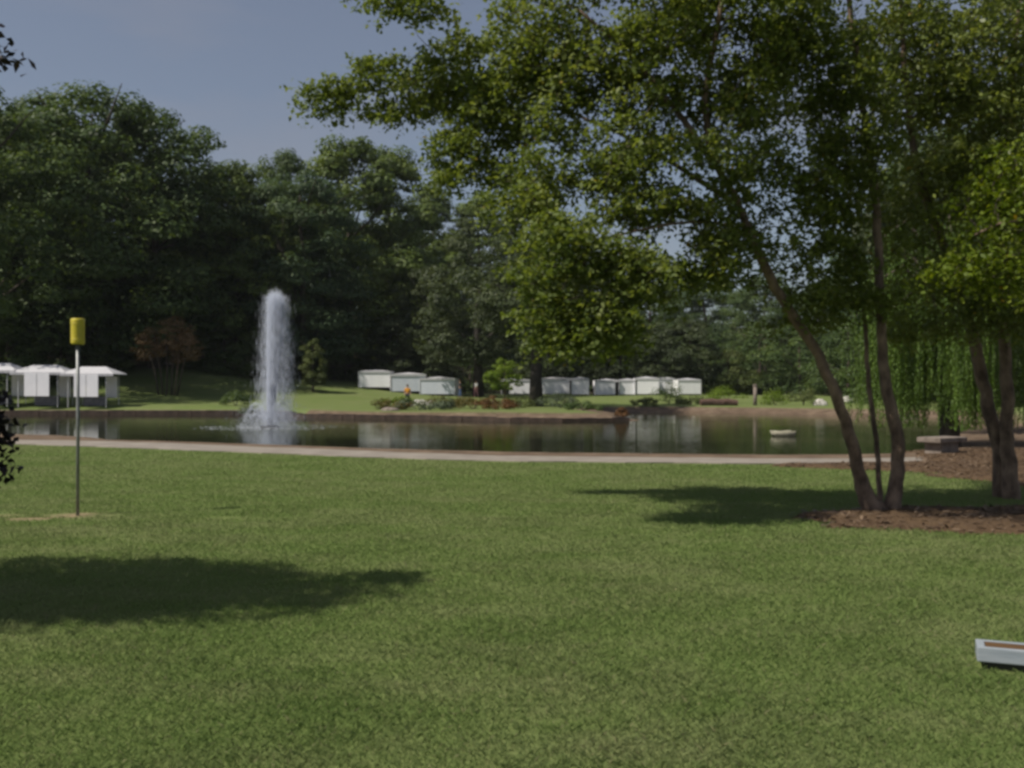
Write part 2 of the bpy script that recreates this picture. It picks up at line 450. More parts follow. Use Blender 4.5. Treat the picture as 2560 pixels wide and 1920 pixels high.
water = link('water', newmesh('water', [(-71, 26, -0.5), (34, 26, -0.5), (34, 82, -0.5), (-71, 82, -0.5)], [(0, 1, 2, 3)], M['water']))
tag(water, 'calm dark green pond water reflecting trees and white tents', kind='structure')

# path ribbon
m, nt, o = mat_new('path_concrete')
n1 = noise(nt, 1.5, 5, 0.6); n2 = noise(nt, 25, 3, 0.6)
col = ramp(nt, n1, [(0.3, (0.17, 0.148, 0.125)), (0.7, (0.26, 0.232, 0.198))])
col = mixrgb(nt, mrange(nt, n2, 0.45, 0.75, 0, 0.35), col, (0.20, 0.16, 0.12))
p = nt.nodes.new('ShaderNodeBsdfPrincipled'); p.inputs['Roughness'].default_value = 0.9
nt.links.new(col, p.inputs['Base Color']); nt.links.new(bump(nt, n2, 0.3, 0.01), p.inputs['Normal']); nt.links.new(p.outputs[0], o.inputs['Surface'])
M['path'] = m
pv, pf = [], []
pxs = np.arange(-60, 11.6, 0.5)
for i, x in enumerate(pxs):
    y = float(path_y(x)); w = float(np.interp(x, PATH_X, PATH_W)) / 2 * .78
    t = (float(path_y(x + 0.5)) - float(path_y(x - 0.5)))
    nrm = Vector((-t, 1, 0)).normalized()
    for s in (-1, 1):
        j = 0.05 * math.sin(x * 3.1 + s)
        q = Vector((x, y, 0)) + nrm * (w + j) * s
        pv.append((q.x, q.y, hz_at(q.x, q.y) + 0.02)); 
    for s in (-1, 1):
        q = Vector((x, y, 0)) + nrm * (w) * s
        pv.append((q.x, q.y + 0.01 * s, -0.1))
    if i:
        a, bb = (i - 1) * 4, i * 4
        pf += [(a, bb, bb + 1, a + 1), (a + 2, bb + 2, bb, a), (a + 1, bb + 1, bb + 3, a + 3)]
tag(link('path', newmesh('path', pv, pf, M['path'])), 'pale concrete path curving along the near pond bank', kind='structure')

# retaining wall along the far left shore, and its cap
wall = empty('retaining_wall', (-28, 71.9, -0.5))
tag(wall, 'low dark retaining wall along the far left shore of the pond', 'wall')
def shore_strip(pts, off0, off1, z0, z1):
    mb = MB()
    vs = []
    for i, (x, y) in enumerate(pts):
        a = Vector(pts[max(i - 1, 0)]); b2 = Vector(pts[min(i + 1, len(pts) - 1)])
        d = (b2 - a).normalized(); n = Vector((-d.y, d.x))
        for off in (off0, off1):
            for z in (z0, z1): vs.append((x + n.x * off + 28, y + n.y * off - 71.9, z + 0.5))
    fs = []
    for i in range(len(pts) - 1):
        a, c2 = i * 4, (i + 1) * 4
        fs += [(a, c2, c2 + 1, a + 1), (a + 2, a + 3, c2 + 3, c2 + 2), (a + 1, c2 + 1, c2 + 3, a + 3), (a, a + 2, c2 + 2, c2)]
    k = (len(pts) - 1) * 4
    fs += [(0, 1, 3, 2), (k, k + 2, k + 3, k + 1)]
    mb.add(vs, fs); return mb
shore = [(-70, 72.9), (-52, 72.4), (-36, 71.95), (-28, 71.95), (-19, 71.9), (-16, 69.4), (-13.5, 65.9), (-10, 64.1), (-6, 62.9), (-2, 60.9), (0, 59.4), (3, 58.9), (7.0, 59.9)]
def resample(pts, step):
    outp = []
    for (a, b2) in zip(pts[:-1], pts[1:]):
        a, b2 = Vector(a), Vector(b2); n = max(1, int(round((b2 - a).length / step)))
        for k in range(n): outp.append(tuple(a.lerp(b2, k / n)))
    outp.append(tuple(pts[-1])); return outp
random.seed(3)
# blocks one by one, about a metre long
rs = resample(shore, 1.05)
block_meshes = []
for k in range(4):
    mbk = MB(); l = 1.0 + 0.02 * k
    nseg = [(-l / 2, 0), (l / 2, 0)]
    vs = []
    for sx in (-0.5, 0.5):
        for sy in (-0.5, 0.5):
            for sz in (0, 1):
                vs.append((sx * l + random.uniform(-.015, .015), sy * 0.34 + random.uniform(-.02, .02), sz + random.uniform(-.02, .02)))
    mbk.add(vs, [(0, 1, 3, 2), (4, 6, 7, 5), (0, 4, 5, 1), (2, 3, 7, 6), (1, 5, 7, 3), (0, 2, 6, 4)])
    block_meshes.append(newmesh('stone_block', mbk.v, mbk.f, M['wall_stone']))
for i in range(len(rs) - 1):
    a, b2 = Vector(rs[i]), Vector(rs[i + 1]); mid = (a + b2) / 2; d = b2 - a
    if mid.x < -46: continue
    zt = min(0.0, hz_at(mid.x + 0.3 * -d.y / d.length, mid.y + 1.2)) 
    top = -0.16 if mid.x < -15 else (-0.22 if mid.x < -4 else -0.28)
    o = link('stone_block', block_meshes[i % 4], wall, (mid.x + 28, mid.y - 71.9 + 0.04 * random.random(), -0.45))
    o.rotation_euler = (0, 0, math.atan2(d.y, d.x)); o.scale = (d.length / 1.03, 1, (top + 0.45 + 0.5) + random.uniform(-.03, .03))
o = shore_strip([q for q in rs if -60 < q[0] < -15], 0.17, 0.45, -0.4, -0.13).build('coping', M['wall_cap'], wall)

# ------------------------------------------------------------------ lawn grass, real blades
def grass_field():
    V, Rn, F = [], [], []
    # blade density, width and height change smoothly with distance, no steps
    base = 0
    KY = [3.2, 4.5, 6.5, 10, 16, 24, 29.5]
    KD = [8200, 7000, 4700, 2500, 1250, 620, 420]
    KW = [.0030, .0036, .0046, .0068, .0105, .015, .018]
    yy = np.linspace(3.2, 29.5, 2000); pdf = np.interp(yy, KY, KD) * 2 * yy * .66
    total = int(np.trapezoid(pdf, yy)) if hasattr(np, 'trapezoid') else int(np.trapz(pdf, yy))
    cdf = np.cumsum(pdf); cdf /= cdf[-1]
    for _ in range(1):
        n = total
        y = np.interp(rng.random(n), cdf, yy)
        x = (rng.random(n) * 2 - 1) * .66 * y
        w = np.interp(y, KY, KW); h = np.interp(y, [3, 30], [.026, .022])
        # clumping
        lxp = .927 * (x - 2.63) - .375 * (y - 5.66); lyp = .375 * (x - 2.63) + .927 * (y - 5.66)
        keep = ~((lxp > -.01) & (lyp > -.03) & (lyp < .2))
        keep &= (mulch_mask(x, y) < rng.random(n) ** 2 * .22) & (bare_mask(x, y) < rng.random(n) * 0.25) & (np.abs(y - path_y(x)) > np.interp(x, PATH_X, PATH_W) / 2 + 0.03) & (y < path_y(x) - 0.3)
        x, y, w, h = x[keep], y[keep], w[keep], h[keep]; n = len(x)
        z = height(x, y)
        ang = rng.random(n) * 2 * np.pi
        hh = h * (0.55 + 0.9 * rng.random(n)) * (1 + 0.15 * np.sin(x * 3.1 + 2 * np.sin(y * 2.3)))
        ww = w * (0.7 + 0.6 * rng.random(n))
        lean = (rng.random(n) * 1.3 + 0.2) * hh
        la = rng.random(n) * 2 * np.pi
        dx, dy = np.cos(ang) * ww / 2, np.sin(ang) * ww / 2
        lx, ly = np.cos(la) * lean, np.sin(la) * lean
        v = np.empty((n, 4, 3), np.float32)
        v[:, 0] = np.stack([x - dx, y - dy, z - 0.003], -1)
        v[:, 1] = np.stack([x + dx, y + dy, z - 0.003], -1)
        v[:, 2] = np.stack([x + dx * 0.9 + lx * 0.35, y + dy * 0.9 + ly * 0.35, z + hh * 0.6], -1)
        v[:, 3] = np.stack([x + lx, y + ly, z + hh * 0.95], -1)
        V.append(v.reshape(-1, 3)); Rn.append(np.repeat(rng.random(n), 4))
        i0 = base + np.arange(n) * 4
        F.append(np.stack([i0, i0 + 1, i0 + 2], -1)); F.append(np.stack([i0, i0 + 2, i0 + 3], -1))
        base += n * 4
    return np.concatenate(V), np.concatenate(F), np.concatenate(Rn)
m, nt, o = mat_new('grass_blade')
gc, _ = grass_color(nt)
r = attr_n(nt, 'rnd')
gc = mixrgb(nt, 1.0, gc, ramp(nt, r, [(0.0, (1.0, 1.0, 1.0)), (0.5, (1.05, 1.05, 1.05)), (1.0, (1.10, 1.08, 1.12))]), 'MULTIPLY')
gc = mixrgb(nt, mrange(nt, r, 0.95, 0.96, 0, 0.6), gc, (0.30, 0.27, 0.16))
d = nt.nodes.new('ShaderNodeBsdfDiffuse'); t = nt.nodes.new('ShaderNodeBsdfTranslucent')
nt.links.new(gc, d.inputs['Color']); nt.links.new(gc, t.inputs['Color'])
mx = nt.nodes.new('ShaderNodeMixShader'); mx.inputs[0].default_value = 0.5
nt.links.new(d.outputs[0], mx.inputs[1]); nt.links.new(t.outputs[0], mx.inputs[2]); nt.links.new(mx.outputs[0], o.inputs['Surface'])
M['blade'] = m
v, f, rr = grass_field()
g = link('grass', newmesh('grass', v, f, M['blade'], {'rnd': rr}))
tag(g, 'short mown grass blades covering the lawn', 'grass', kind='stuff')

# ------------------------------------------------------------------ mulch beds
def mulch_sheet():
    xs2 = np.arange(2.5, 34, 0.16); ys2 = np.arange(10.2, 26.8, 0.16)
    X, Y = np.meshgrid(xs2, ys2)
    mk = mulch_mask(X, Y)
    Z = height(X, Y) + np.clip(mk, 0, 0.35) * 0.12 + 0.025 + rng.normal(0, 0.008, X.shape)
    Z = np.where(mk < 0.04, height(X, Y) - 0.03, Z)
    i = np.arange(X.size).reshape(X.shape)
    q = np.stack([i[:-1, :-1], i[:-1, 1:], i[1:, 1:], i[1:, :-1]], -1).reshape(-1, 4)
    inside = (mk.ravel() > 0.0)
    q = q[inside[q].any(1)]
    used = np.unique(q); remap = -np.ones(X.size, int); remap[used] = np.arange(len(used))
    return np.stack([X, Y, Z], -1).reshape(-1, 3)[used], remap[q]
m, nt, o = mat_new('mulch')
c = nt.nodes.new('ShaderNodeTexCoord').outputs['Object']
n1 = noise(nt, 1.2, 4, 0.6, vec=c); n2 = noise(nt, 22, 4, 0.7, vec=c)
col = ramp(nt, n2, [(0.3, (0.038, 0.024, 0.015)), (0.5, (0.088, 0.056, 0.034)), (0.72, (0.16, 0.115, 0.075))])
col = mixrgb(nt, mrange(nt, n1, 0.4, 0.65, 0, 0.6), col, (0.135, 0.09, 0.052))
p = nt.nodes.new('ShaderNodeBsdfPrincipled'); p.inputs['Roughness'].default_value = 0.95; p.inputs['Specular IOR Level'].default_value = 0.1
nt.links.new(col, p.inputs['Base Color']); nt.links.new(bump(nt, n2, 1.0, 0.04), p.inputs['Normal']); nt.links.new(p.outputs[0], o.inputs['Surface'])
M['mulch'] = m
v, f = mulch_sheet()
tag(link('mulch_bed', newmesh('mulch_bed', v, f, M['mulch'], smooth=True)), 'reddish brown bark mulch spread under the birches and by the path', kind='structure')
n = 30000
x = rng.uniform(3, 26, n); y = rng.uniform(10.4, 26, n); mk = mulch_mask(x, y); k = mk > 0.0; x, y, mk = x[k], y[k], mk[k]; n = len(x)
z = height(x, y) + np.clip(mk, 0, 0.35) * 0.12 + 0.03
a = rng.random(n) * 6.283; tl = rng.normal(0, 0.35, n); ln = rng.uniform(.02, .055, n); wd = rng.uniform(.008, .02, n)
ux, uy = np.cos(a), np.sin(a)
v = np.empty((n, 4, 3))
for j, (s, w) in enumerate(((-1, -1), (1, -1), (1, 1), (-1, 1))):
    v[:, j] = np.stack([x + ux * ln * s - uy * wd * w, y + uy * ln * s + ux * wd * w, z + tl * ln * s * 0.6 + rng.random(n) * .01], -1)
m2 = leafmat('bark_chip', (0.045, 0.026, 0.016), (0.095, 0.062, 0.038), (0.19, 0.135, 0.09), 0.0)
tag(link('bark_chips', newmesh('bark_chips', v.reshape(-1, 3), np.arange(n * 4).reshape(n, 4), m2, {'rnd': np.repeat(rng.random(n), 4)})), 'loose bark chips strewn over the mulch beds', 'mulch', kind='stuff')

# ------------------------------------------------------------------ foliage builders
def leaf_quads(cen, length, width, up_bias=0.5, droop=0.0, r=None, base_n=None):
    """diamond leaves folded along the middle; cen (n,3)"""
    n = len(cen)
    nrm = rng.normal(0, 1, (n, 3)); nrm[:, 2] = np.abs(nrm[:, 2]) + up_bias
    if base_n is not None: nrm = nrm * 0.45 + base_n * 1.25
    nrm /= np.linalg.norm(nrm, axis=1, keepdims=True)
    a = rng.normal(0, 1, (n, 3)); a[:, 2] -= droop
    a -= (a * nrm).sum(1, keepdims=True) * nrm; a /= np.linalg.norm(a, axis=1, keepdims=True) + 1e-9
    b = np.cross(nrm, a)
    L_ = (length * rng.uniform(0.55, 1.45, n))[:, None]; W_ = (width * rng.uniform(0.7, 1.3, n))[:, None]
    v = np.empty((n, 4, 3), np.float32)
    v[:, 0] = cen - a * L_ / 2
    v[:, 1] = cen + b * W_ / 2 + nrm * W_ * 0.12 - a * L_ * 0.08
    v[:, 2] = cen + a * L_ / 2
    v[:, 3] = cen - b * W_ / 2 + nrm * W_ * 0.12 - a * L_ * 0.08
    rnd = rng.random(n) if r is None else r
    return v.reshape(-1, 3), np.arange(n * 4).reshape(n, 4), np.repeat(rnd, 4)

def crown_mesh(name, mat, clumps, per, leaf, up=0.6, solid_r=0.6, droop=0.0):
    """clumps: list of (x,y,z,r); leaves gather on the shell of each clump"""
    c = np.array(clumps)
    tot = (c[:, 3] ** 2); cnt = np.maximum(8, (per * tot / tot.mean()).astype(int))
    idx = np.repeat(np.arange(len(c)), cnt); n = len(idx)
    d = rng.normal(0, 1, (n, 3)); d /= np.linalg.norm(d, axis=1, keepdims=True)
    d[:, 2] = np.where(d[:, 2] < -0.3, d[:, 2] * 0.5, d[:, 2])
    rad = c[idx, 3] * rng.uniform(solid_r, 1.12, n) ** 0.8
    cen = c[idx, :3] + d * rad[:, None] * np.array([1, 1, 0.72])
    cl_r = rng.random(len(c))
    v, f, r = leaf_quads(cen, leaf, leaf * 0.72, up, droop, np.clip(rng.random(n) * 0.6 + cl_r[idx] * 0.4, 0, 1), d)
    return newmesh(name, v, f, mat, {'rnd': r})

def crown_clumps(h0, h1, rx, ry, n, r0, r1, shape='oak', seed=0):
    rs_ = random.Random(seed); outc = []
    lobes = [(rs_.uniform(0, 6.28), rs_.uniform(0.2, 0.9), rs_.uniform(0.12, 0.3)) for _ in range(7)]
    for i in range(n):
        t = rs_.random()                                # height 0..1
        if shape == 'oak': prof = math.sin(math.pi * (0.12 + 0.86 * t) ** 0.85) ** 0.6
        elif shape == 'cone': prof = (1 - t) ** 0.8 * 0.95 + 0.08
        elif shape == 'column': prof = math.sin(math.pi * (0.2 + 0.75 * t)) ** 0.4 * 0.8
        elif shape == 'umbrella': prof = math.sqrt(max(0, 1 - t * t)) * (0.35 + 0.65 * min(1, (t + 0.25) * 1.6))
        else: prof = 1
        a = rs_.uniform(0, 6.283)
        rr_ = math.sqrt(rs_.uniform(0.25, 1.0))
        bulge = 1 + sum(w * math.exp(-((t - tt) / 0.18) ** 2) * max(0, math.cos(a - aa)) for aa, tt, w in lobes)
        R_ = prof * rr_ * bulge * 0.86
        z = h0 + (h1 - h0) * t * rs_.uniform(0.93, 1.04)
        outc.append((math.cos(a) * R_ * rx, math.sin(a) * R_ * ry, z, rs_.uniform(r0, r1) * (1 - 0.35 * t)))
    return outc

def trunk_mesh(name, h, r, limbs, seed, mat, crown_r, lean=0.02, n=8):
    rs_ = random.Random(seed); mb = MB()
    pts = [(rs_.uniform(-1, 1) * lean * h * i / 6, rs_.uniform(-1, 1) * lean * h * i / 6, h * i / 6) for i in range(7)]
    pts[0] = (0, 0, -0.3)
    mb.tube(pts, [r * 1.35, r * 1.0, r * .85, r * .7, r * .52, r * .33, r * .12], n)
    for k in range(limbs):
        i = rs_.randint(2, 5); p0 = Vector(pts[i]); a = rs_.uniform(0, 6.28); l = crown_r * rs_.uniform(0.5, 0.85)
        e = p0 + Vector((math.cos(a) * l, math.sin(a) * l, l * rs_.uniform(0.4, 1.0)))
        mid = p0.lerp(e, 0.5) + Vector((0, 0, -0.08 * l))
        mb.tube([p0, mid, e], [r * .35, r * .22, r * .06], 5)
    return newmesh(name, mb.v, mb.f, mat, smooth=True)

PROTO = {}
def proto(key, crown_mat, h, rx, clumps, per, leaf, base, r0, r1, trunk_r, shape='oak', limbs=7, seed=1, bark='bark', tl=None, up=0.6):
    cl = crown_clumps(h * base, h - r0, rx, rx, clumps, r0, r1, shape, seed)
    cm = crown_mesh('crown', M[crown_mat], cl, per, leaf, up)
    tm = trunk_mesh('trunk', h * (tl or 0.86), trunk_r, limbs, seed, M[bark], rx)
    PROTO[key] = (cm, tm, h)
proto('oak1', 'leaf_forest', 26, 8.5, 150, 250, 0.36, 0.10, 1.4, 3.0, 0.45, seed=1)
proto('oak2', 'leaf_forest', 26, 7.5, 130, 250, 0.36, 0.12, 1.3, 2.9, 0.42, seed=2)
proto('oak3', 'leaf_blue', 26, 8.0, 140, 250, 0.36, 0.08, 1.4, 3.0, 0.45, seed=3)
proto('warm', 'leaf_forest_warm', 24, 7.0, 145, 210, 0.36, 0.10, 1.2, 2.4, 0.38, seed=4)
proto('dusky', 'leaf_dusky', 18, 6.2, 105, 190, 0.28, 0.20, 1.0, 2.0, 0.5, seed=5, bark='bark_dark')
proto('airy', 'leaf_forest_warm', 24, 6.0, 75, 110, 0.34, 0.30, 0.9, 1.7, 0.3, seed=6)
proto('edge', 'leaf_forest', 9, 4.4, 60, 130, 0.28, 0.02, 0.9, 1.7, 0.16, seed=7, shape='umbrella')
proto('edge2', 'leaf_olive', 7, 3.4, 45, 120, 0.25, 0.02, 0.7, 1.4, 0.12, seed=8, shape='umbrella')

tcount = 0
def tree(key, u, vtop, Y, label, group=None, name='broadleaf_tree', wid=1.0, cat='tree', rot=None, hscale=None):
    global tcount
    tcount += 1
    cm, tm, h = PROTO[key]
    x = (u - 512) / 1000 * Y
    z0 = hz_at(x, Y)
    ht = CAM_H + (386 - vtop) / 1000 * Y - z0
    s = ht / h
    e = empty(name, (x, Y, z0 - 0.05), rot if rot is not None else (tcount * 2.399) % 6.283)
    e.scale = (s * wid, s * wid, s)
    tag(e, label, cat, group)
    link('trunk', tm, e); link('crown', cm, e)
    return e

W = 'woodland trees behind the far lawn'
far = [
 ('oak1', -60, 88, 96, 'tall dark tree at the far left edge of the woods'),
 ('oak2', 12, 97, 92, 'dark tree directly above the leftmost white tent'),
 ('oak1', 86, 72, 94, 'tallest dark tree, left of the fountain above the tents', 1.05),
 ('oak3', 42, 84, 106, 'dark tree with a narrow top rising between the two leftmost crowns', 0.7),
 ('oak2', 155, 95, 98, 'broad dark tree whose rounded right side meets the open sky', 0.95),
 ('oak3', 205, 158, 108, 'blue green tree filling the dip right of the tallest crown', 0.8),
 ('warm', 238, 158, 104, 'mid green tree with a low rounded top behind the rusty tree', 0.9),
 ('oak2', 283, 141, 112, 'tree with a small pointed tip standing above the fountain jet', 0.62),
 ('oak3', 302, 160, 104, 'blue green tree behind and right of the fountain jet', 0.9),
 ('warm', 350, 134, 116, 'broad full crowned tree right of the fountain, the highest there', 0.95),
 ('warm', 388, 140, 122, 'mid green tree beside the broad crown right of the fountain', 0.7),
 ('warm', 434, 182, 168, 'yellow green tree just left of the dusky tree', 0.85),
 ('warm', 478, 190, 172, 'yellow green tree rising behind the dusky tree', 0.8),
 ('oak3', 535, 235, 172, 'blue green tree behind the hanging birch sprays', 0.9),
 ('oak1', 590, 252, 176, 'dark tree behind the row of white tents, left part', 0.9),
 ('oak2', 650, 258, 176, 'lower dark tree over the middle of the tent row', 1.0),
 ('oak3', 705, 266, 172, 'blue green tree above the right end of the tent row', 1.0),
 ('oak1', 765, 268, 160, 'dark tree on the far shore beside the leaning birch trunk', 0.9),
 ('oak2', 830, 268, 145, 'dark tree seen between the two thick birch trunks', 0.9),
 ('oak3', 880, 200, 116, 'tall blue green tree behind the second birch trunk', 0.9),
 ('oak1', 940, 120, 100, 'tall dark tree behind the willow', 0.9),
 ('oak2', 1010, 60, 92, 'tall dark tree behind the right pair of birch trunks', 0.9),
 ('oak1', 1090, 40, 84, 'tall dark tree beyond the right edge of the pond', 0.9)]
for t_ in far:
    key, u, vt, Y, lab = t_[:5]
    tree(key, u, vt, Y, lab, W, wid=(t_[5] if len(t_) > 5 else 1.0) * 1.12)
# second row, closes the gaps
sec = [(-110, 110, 120), (20, 128, 124), (70, 110, 126), (120, 145, 130), (200, 190, 128), (258, 195, 132), (318, 185, 138), (400, 215, 176), (455, 228, 184), (515, 250, 190), (562, 262, 190), (620, 285, 190), (680, 285, 190), (735, 285, 184), (800, 282, 172), (858, 285, 165), (915, 230, 140), (975, 160, 126), (1050, 110, 118), (1140, 60, 110)]
seclab = ['off to the far left', 'behind the leftmost tent trees', 'behind the tallest crown', 'right behind the tallest crown', 'in the dip right of the tallest crown', 'behind the pointed tree over the fountain', 'behind the broad full crowned tree', 'left behind the yellow green trees', 'behind the yellow green trees', 'left behind the hanging birch sprays', 'behind the hanging birch sprays', 'behind the left of the tent row', 'behind the middle of the tent row', 'behind the right end of the tent row', 'behind the leaning birch trunk', 'behind the gap between the birch trunks', 'behind the left edge of the willow', 'behind the willow', 'behind the right pair of birch trunks', 'at the far right of the woods']
for i, (u, vt, Y) in enumerate(sec):
    tree(('oak1', 'oak2', 'oak3')[i % 3], u, vt, Y, 'dark back row tree ' + seclab[i], 'back row of woodland trees', wid=1.1)
proto('shade', 'leaf_forest', 26, 8.0, 130, 190, 0.34, 0.27, 1.2, 2.4, 0.45, seed=21)
tree('shade', -26, 70, 79, 'big dark tree behind the leftmost white tent, its shade lies on the grass', wid=1.0)
# trees that close the sides outside the frame and behind the camera's right
# edge growth in front of the woods
edge = [(8, 300, 88, 'edge'), (60, 318, 90, 'edge'), (98, 300, 94, 'edge'), (150, 330, 101, 'edge'), (190, 335, 100, 'edge'), (225, 318, 99, 'edge'), (262, 330, 98, 'edge'), (300, 326, 103, 'edge'), (345, 322, 108, 'edge'), (385, 310, 125, 'edge'), (430, 335, 140, 'edge'), (470, 335, 140, 'edge'), (570, 338, 164, 'edge'), (610, 334, 162, 'edge'), (655, 330, 162, 'edge'), (700, 322, 130, 'edge'), (728, 345, 112, 'edge2'), (760, 325, 118, 'edge'), (800, 318, 114, 'edge'), (848, 320, 104, 'edge'), (890, 310, 98, 'edge'), (940, 300, 90, 'edge'), (1000, 290, 80, 'edge')]
edlab = ['above the leftmost tent', 'between the two left tents', 'behind the yellow feeder', 'left behind the rusty tree', 'right behind the rusty tree', 'left of the fountain jet', 'behind the fountain jet', 'behind the small cone shaped tree', 'right of the small cone shaped tree', 'above the left end of the middle tents', 'above the shade tinted white tents', 'behind the dusky tree trunk', 'above the third tent of the row', 'above the fifth tent of the row', 'above the last tents of the row', 'right of the tent row', 'behind the shore logs', 'over the grey post', 'left of the leaning birch trunk', 'between the thick birch trunks', 'behind the second birch trunk', 'behind the willow strands', 'behind the right birch pair']
for i, (u, vt, Y, key) in enumerate(edge):
    tree(key, u, vt, Y, 'low dark bushy tree at the wood edge ' + edlab[i], 'bushy growth along the wood edge', name='bush_tree', wid=1.25)
# single trees
proto('overhang', 'leaf_dusky', 10, 3.6, 90, 150, 0.24, 0.17, 0.7, 1.4, 0.2, seed=31, bark='bark_dark')  # dark leaf colour paints the shade cast by the large trees
for u, vt, Y, lab in ((398, 312, 106, 'over the left end of the middle tents'), (437, 316, 105, 'over the widest shade tinted tent'), (548, 312, 113, 'right behind the thick black trunk'), (583, 318, 112, 'over the narrow second tent'), (620, 310, 113, 'over the tents behind the rust shrub'), (655, 316, 113, 'over the round shrub by the tents'), (690, 312, 112, 'over the last tent at the right')):
    tree('overhang', u, vt, Y, 'added low tree with shade-darkened leaves hanging ' + lab, 'added low trees with shade-darkened leaves over the tents', wid=1.15)
proto('cone', 'leaf_olive', 5.5, 1.6, 60, 110, 0.15, 0.14, 0.35, 0.6, 0.08, shape='column', seed=9, limbs=4)
tree('cone', 313, 336, 93, 'small pale green oval tree standing right of the fountain jet', name='young_tree')
proto('dusk2', 'leaf_dusky', 18, 6.2, 105, 190, 0.28, 0.2, 1.0, 2.0, 0.5, seed=15, bark='bark_dark')
tree('dusky', 478, 212, 100, 'large dusky grey green tree left of the hanging birch sprays', name='broadleaf_tree', wid=0.95)
tree('dusk2', 428, 262, 110, 'dusky green tree over the shade tinted white tents', wid=0.85)
proto('dark_trunk', 'leaf_dusky', 19, 6.5, 110, 190, 0.28, 0.32, 1.0, 2.0, 0.55, seed=16, bark='bark_dark')
tree('dark_trunk', 536, 192, 79, 'big tree with a thick black trunk rooted on the pond point', name='broadleaf_tree', wid=0.95)
proto('lime', 'leaf_lime', 4.0, 1.5, 34, 90, 0.16, 0.30, 0.3, 0.6, 0.05, shape='umbrella', seed=10, limbs=6, bark='birch_bark')
tree('lime', 505, 353, 84, 'small bright lime green tree with a pale stem', name='young_tree', wid=1.0)
# grove on the right behind the birches (mid distance)
proto('grove', 'leaf_dusky', 15, 5.2, 100, 190, 0.20, 0.22, 0.8, 1.6, 0.3, seed=12)
tree('grove', 1080, -170, 40, 'shady tree on the right bank beyond the willow', name='broadleaf_tree')

# rusty multi-stem tree by the left tents
def rusty_tree():
    Y = 85; x = (168 - 512) / 1000 * Y; z0 = hz_at(x, Y)
    e = empty('ornamental_tree', (x, Y, z0)); tag(e, 'small rusty brown leaved tree with several thin stems left of the fountain', 'tree')
    top = CAM_H + (386 - 315) / 1000 * Y - z0
    rs_ = random.Random(4)
    for k, dx in enumerate((-1.6, -0.9, -0.1, 0.5, 1.1, 1.7)):
        mb = MB(); mb.tube([(dx * .45, rs_.uniform(-.3, .3), -0.1), (dx * .7, 0, top * .3), (dx * 1.2, rs_.uniform(-.5, .5), top * .75)], [.09, .07, .03], 6)
        mb.build('trunk', M['birch_bark'] if k == 4 else M['bark'], e, True)
    cl = []
    for i in range(60):
        a = rs_.uniform(0, 6.28); rr_ = math.sqrt(rs_.random()); t = rs_.random()
        cl.append((math.cos(a) * rr_ * 3.0, math.sin(a) * rr_ * 2.6, top * (0.52 + 0.45 * t * (1 - 0.65 * rr_ ** 2) - 0.10 * rr_), rs_.uniform(.35, .75)))
    link('crown', crown_mesh('crown', M['leaf_rust'], cl, 100, 0.18, 0.6), e)
rusty_tree()

# shrubs and beds near the far shore
def shrub(u, vbase, Y, w, h, mat, label, name='shrub', n=18, per=70, leaf=0.12, group=None, d=None):
    x = (u - 512) / 1000 * Y; z0 = hz_at(x, Y)
    rs_ = random.Random(int(u * 7 + Y)); cl = []
    for i in range(n):
        a = rs_.uniform(0, 6.28); rr_ = math.sqrt(rs_.random()); t = rs_.random()
        cl.append((math.cos(a) * rr_ * w / 2, math.sin(a) * rr_ * (d or w) / 2, h * (0.15 + 0.7 * t * (1 - rr_ * rr_ * 0.6)), rs_.uniform(.16, .3) * min(w, h * 1.6)))
    e = empty(name, (x, Y, z0)); tag(e, label, 'shrub', group)
    link('foliage', crown_mesh('foliage', M[mat], cl, per, leaf, 0.5), e)
    mb = MB()
    for k in range(4):
        a = k * 1.6 + u; mb.tube([(0.03 * k, 0, -0.05), (math.cos(a) * w * .2, math.sin(a) * w * .2, h * .6)], [.03, .01], 5)
    mb.build('stem', M['bark'], e)
S = shrub
S(668, 0, 88, 2.6, 2.3, 'leaf_forest', 'round dark green shrub before the last tents of the row')
S(622, 0, 61.5, 0.75, 0.75, 'leaf_red', 'small rust red shrub at the tip of the pond point', leaf=0.09)
S(235, 0, 76, 1.8, 1.1, 'leaf_forest', 'dark low shrub on the bank left of the fountain')
S(398, 0, 78, 2.2, 0.9, 'leaf_lime', 'bright green low bush left of the person in orange')
S(395, 0, 69, 3.2, 0.8, 'leaf_bed', 'dark reddish low planting at the water edge left of the pale stones', n=24)
S(425, 0, 68, 3.6, 1.1, 'leaf_greygreen', 'grey green bush at the water edge below the pale stones', n=24)
S(448, 0, 73, 4.0, 1.0, 'leaf_bed', 'rusty and olive flower bed, left mound', n=26, group='flower bed mounds on the bank')
S(472, 0, 70, 4.0, 1.0, 'leaf_bed', 'rusty and olive flower bed, middle mound', n=26, group='flower bed mounds on the bank')
S(495, 0, 67, 2.6, 1.0, 'leaf_red', 'rusty red mound at the right end of the flower bed', n=20, group='flower bed mounds on the bank')
S(560, 0, 74, 3.0, 1.2, 'leaf_greygreen', 'grey green bush right of the black trunk', n=20)
S(518, 0, 73, 2.2, 1.1, 'leaf_olive', 'olive bush between the lime tree and the black trunk', n=20)
S(583, 0, 66, 2.4, 0.7, 'leaf_forest', 'low dark planting right of the black trunk at the shore', n=20)
S(645, 0, 82, 2.4, 0.7, 'leaf_olive', 'low olive planting behind the tip of the pond point', n=20)
S(690, 0, 84, 2.4, 0.9, 'leaf_olive', 'olive shore bush left of the dark logs', n=20)
S(775, 0, 83, 2.2, 1.5, 'leaf_lime', 'pale green bush on the far shore right of the grey post', n=20)
S(803, 0, 84, 2.0, 1.8, 'leaf_olive', 'olive bush left of the pale boulder by the leaning trunk', n=20)
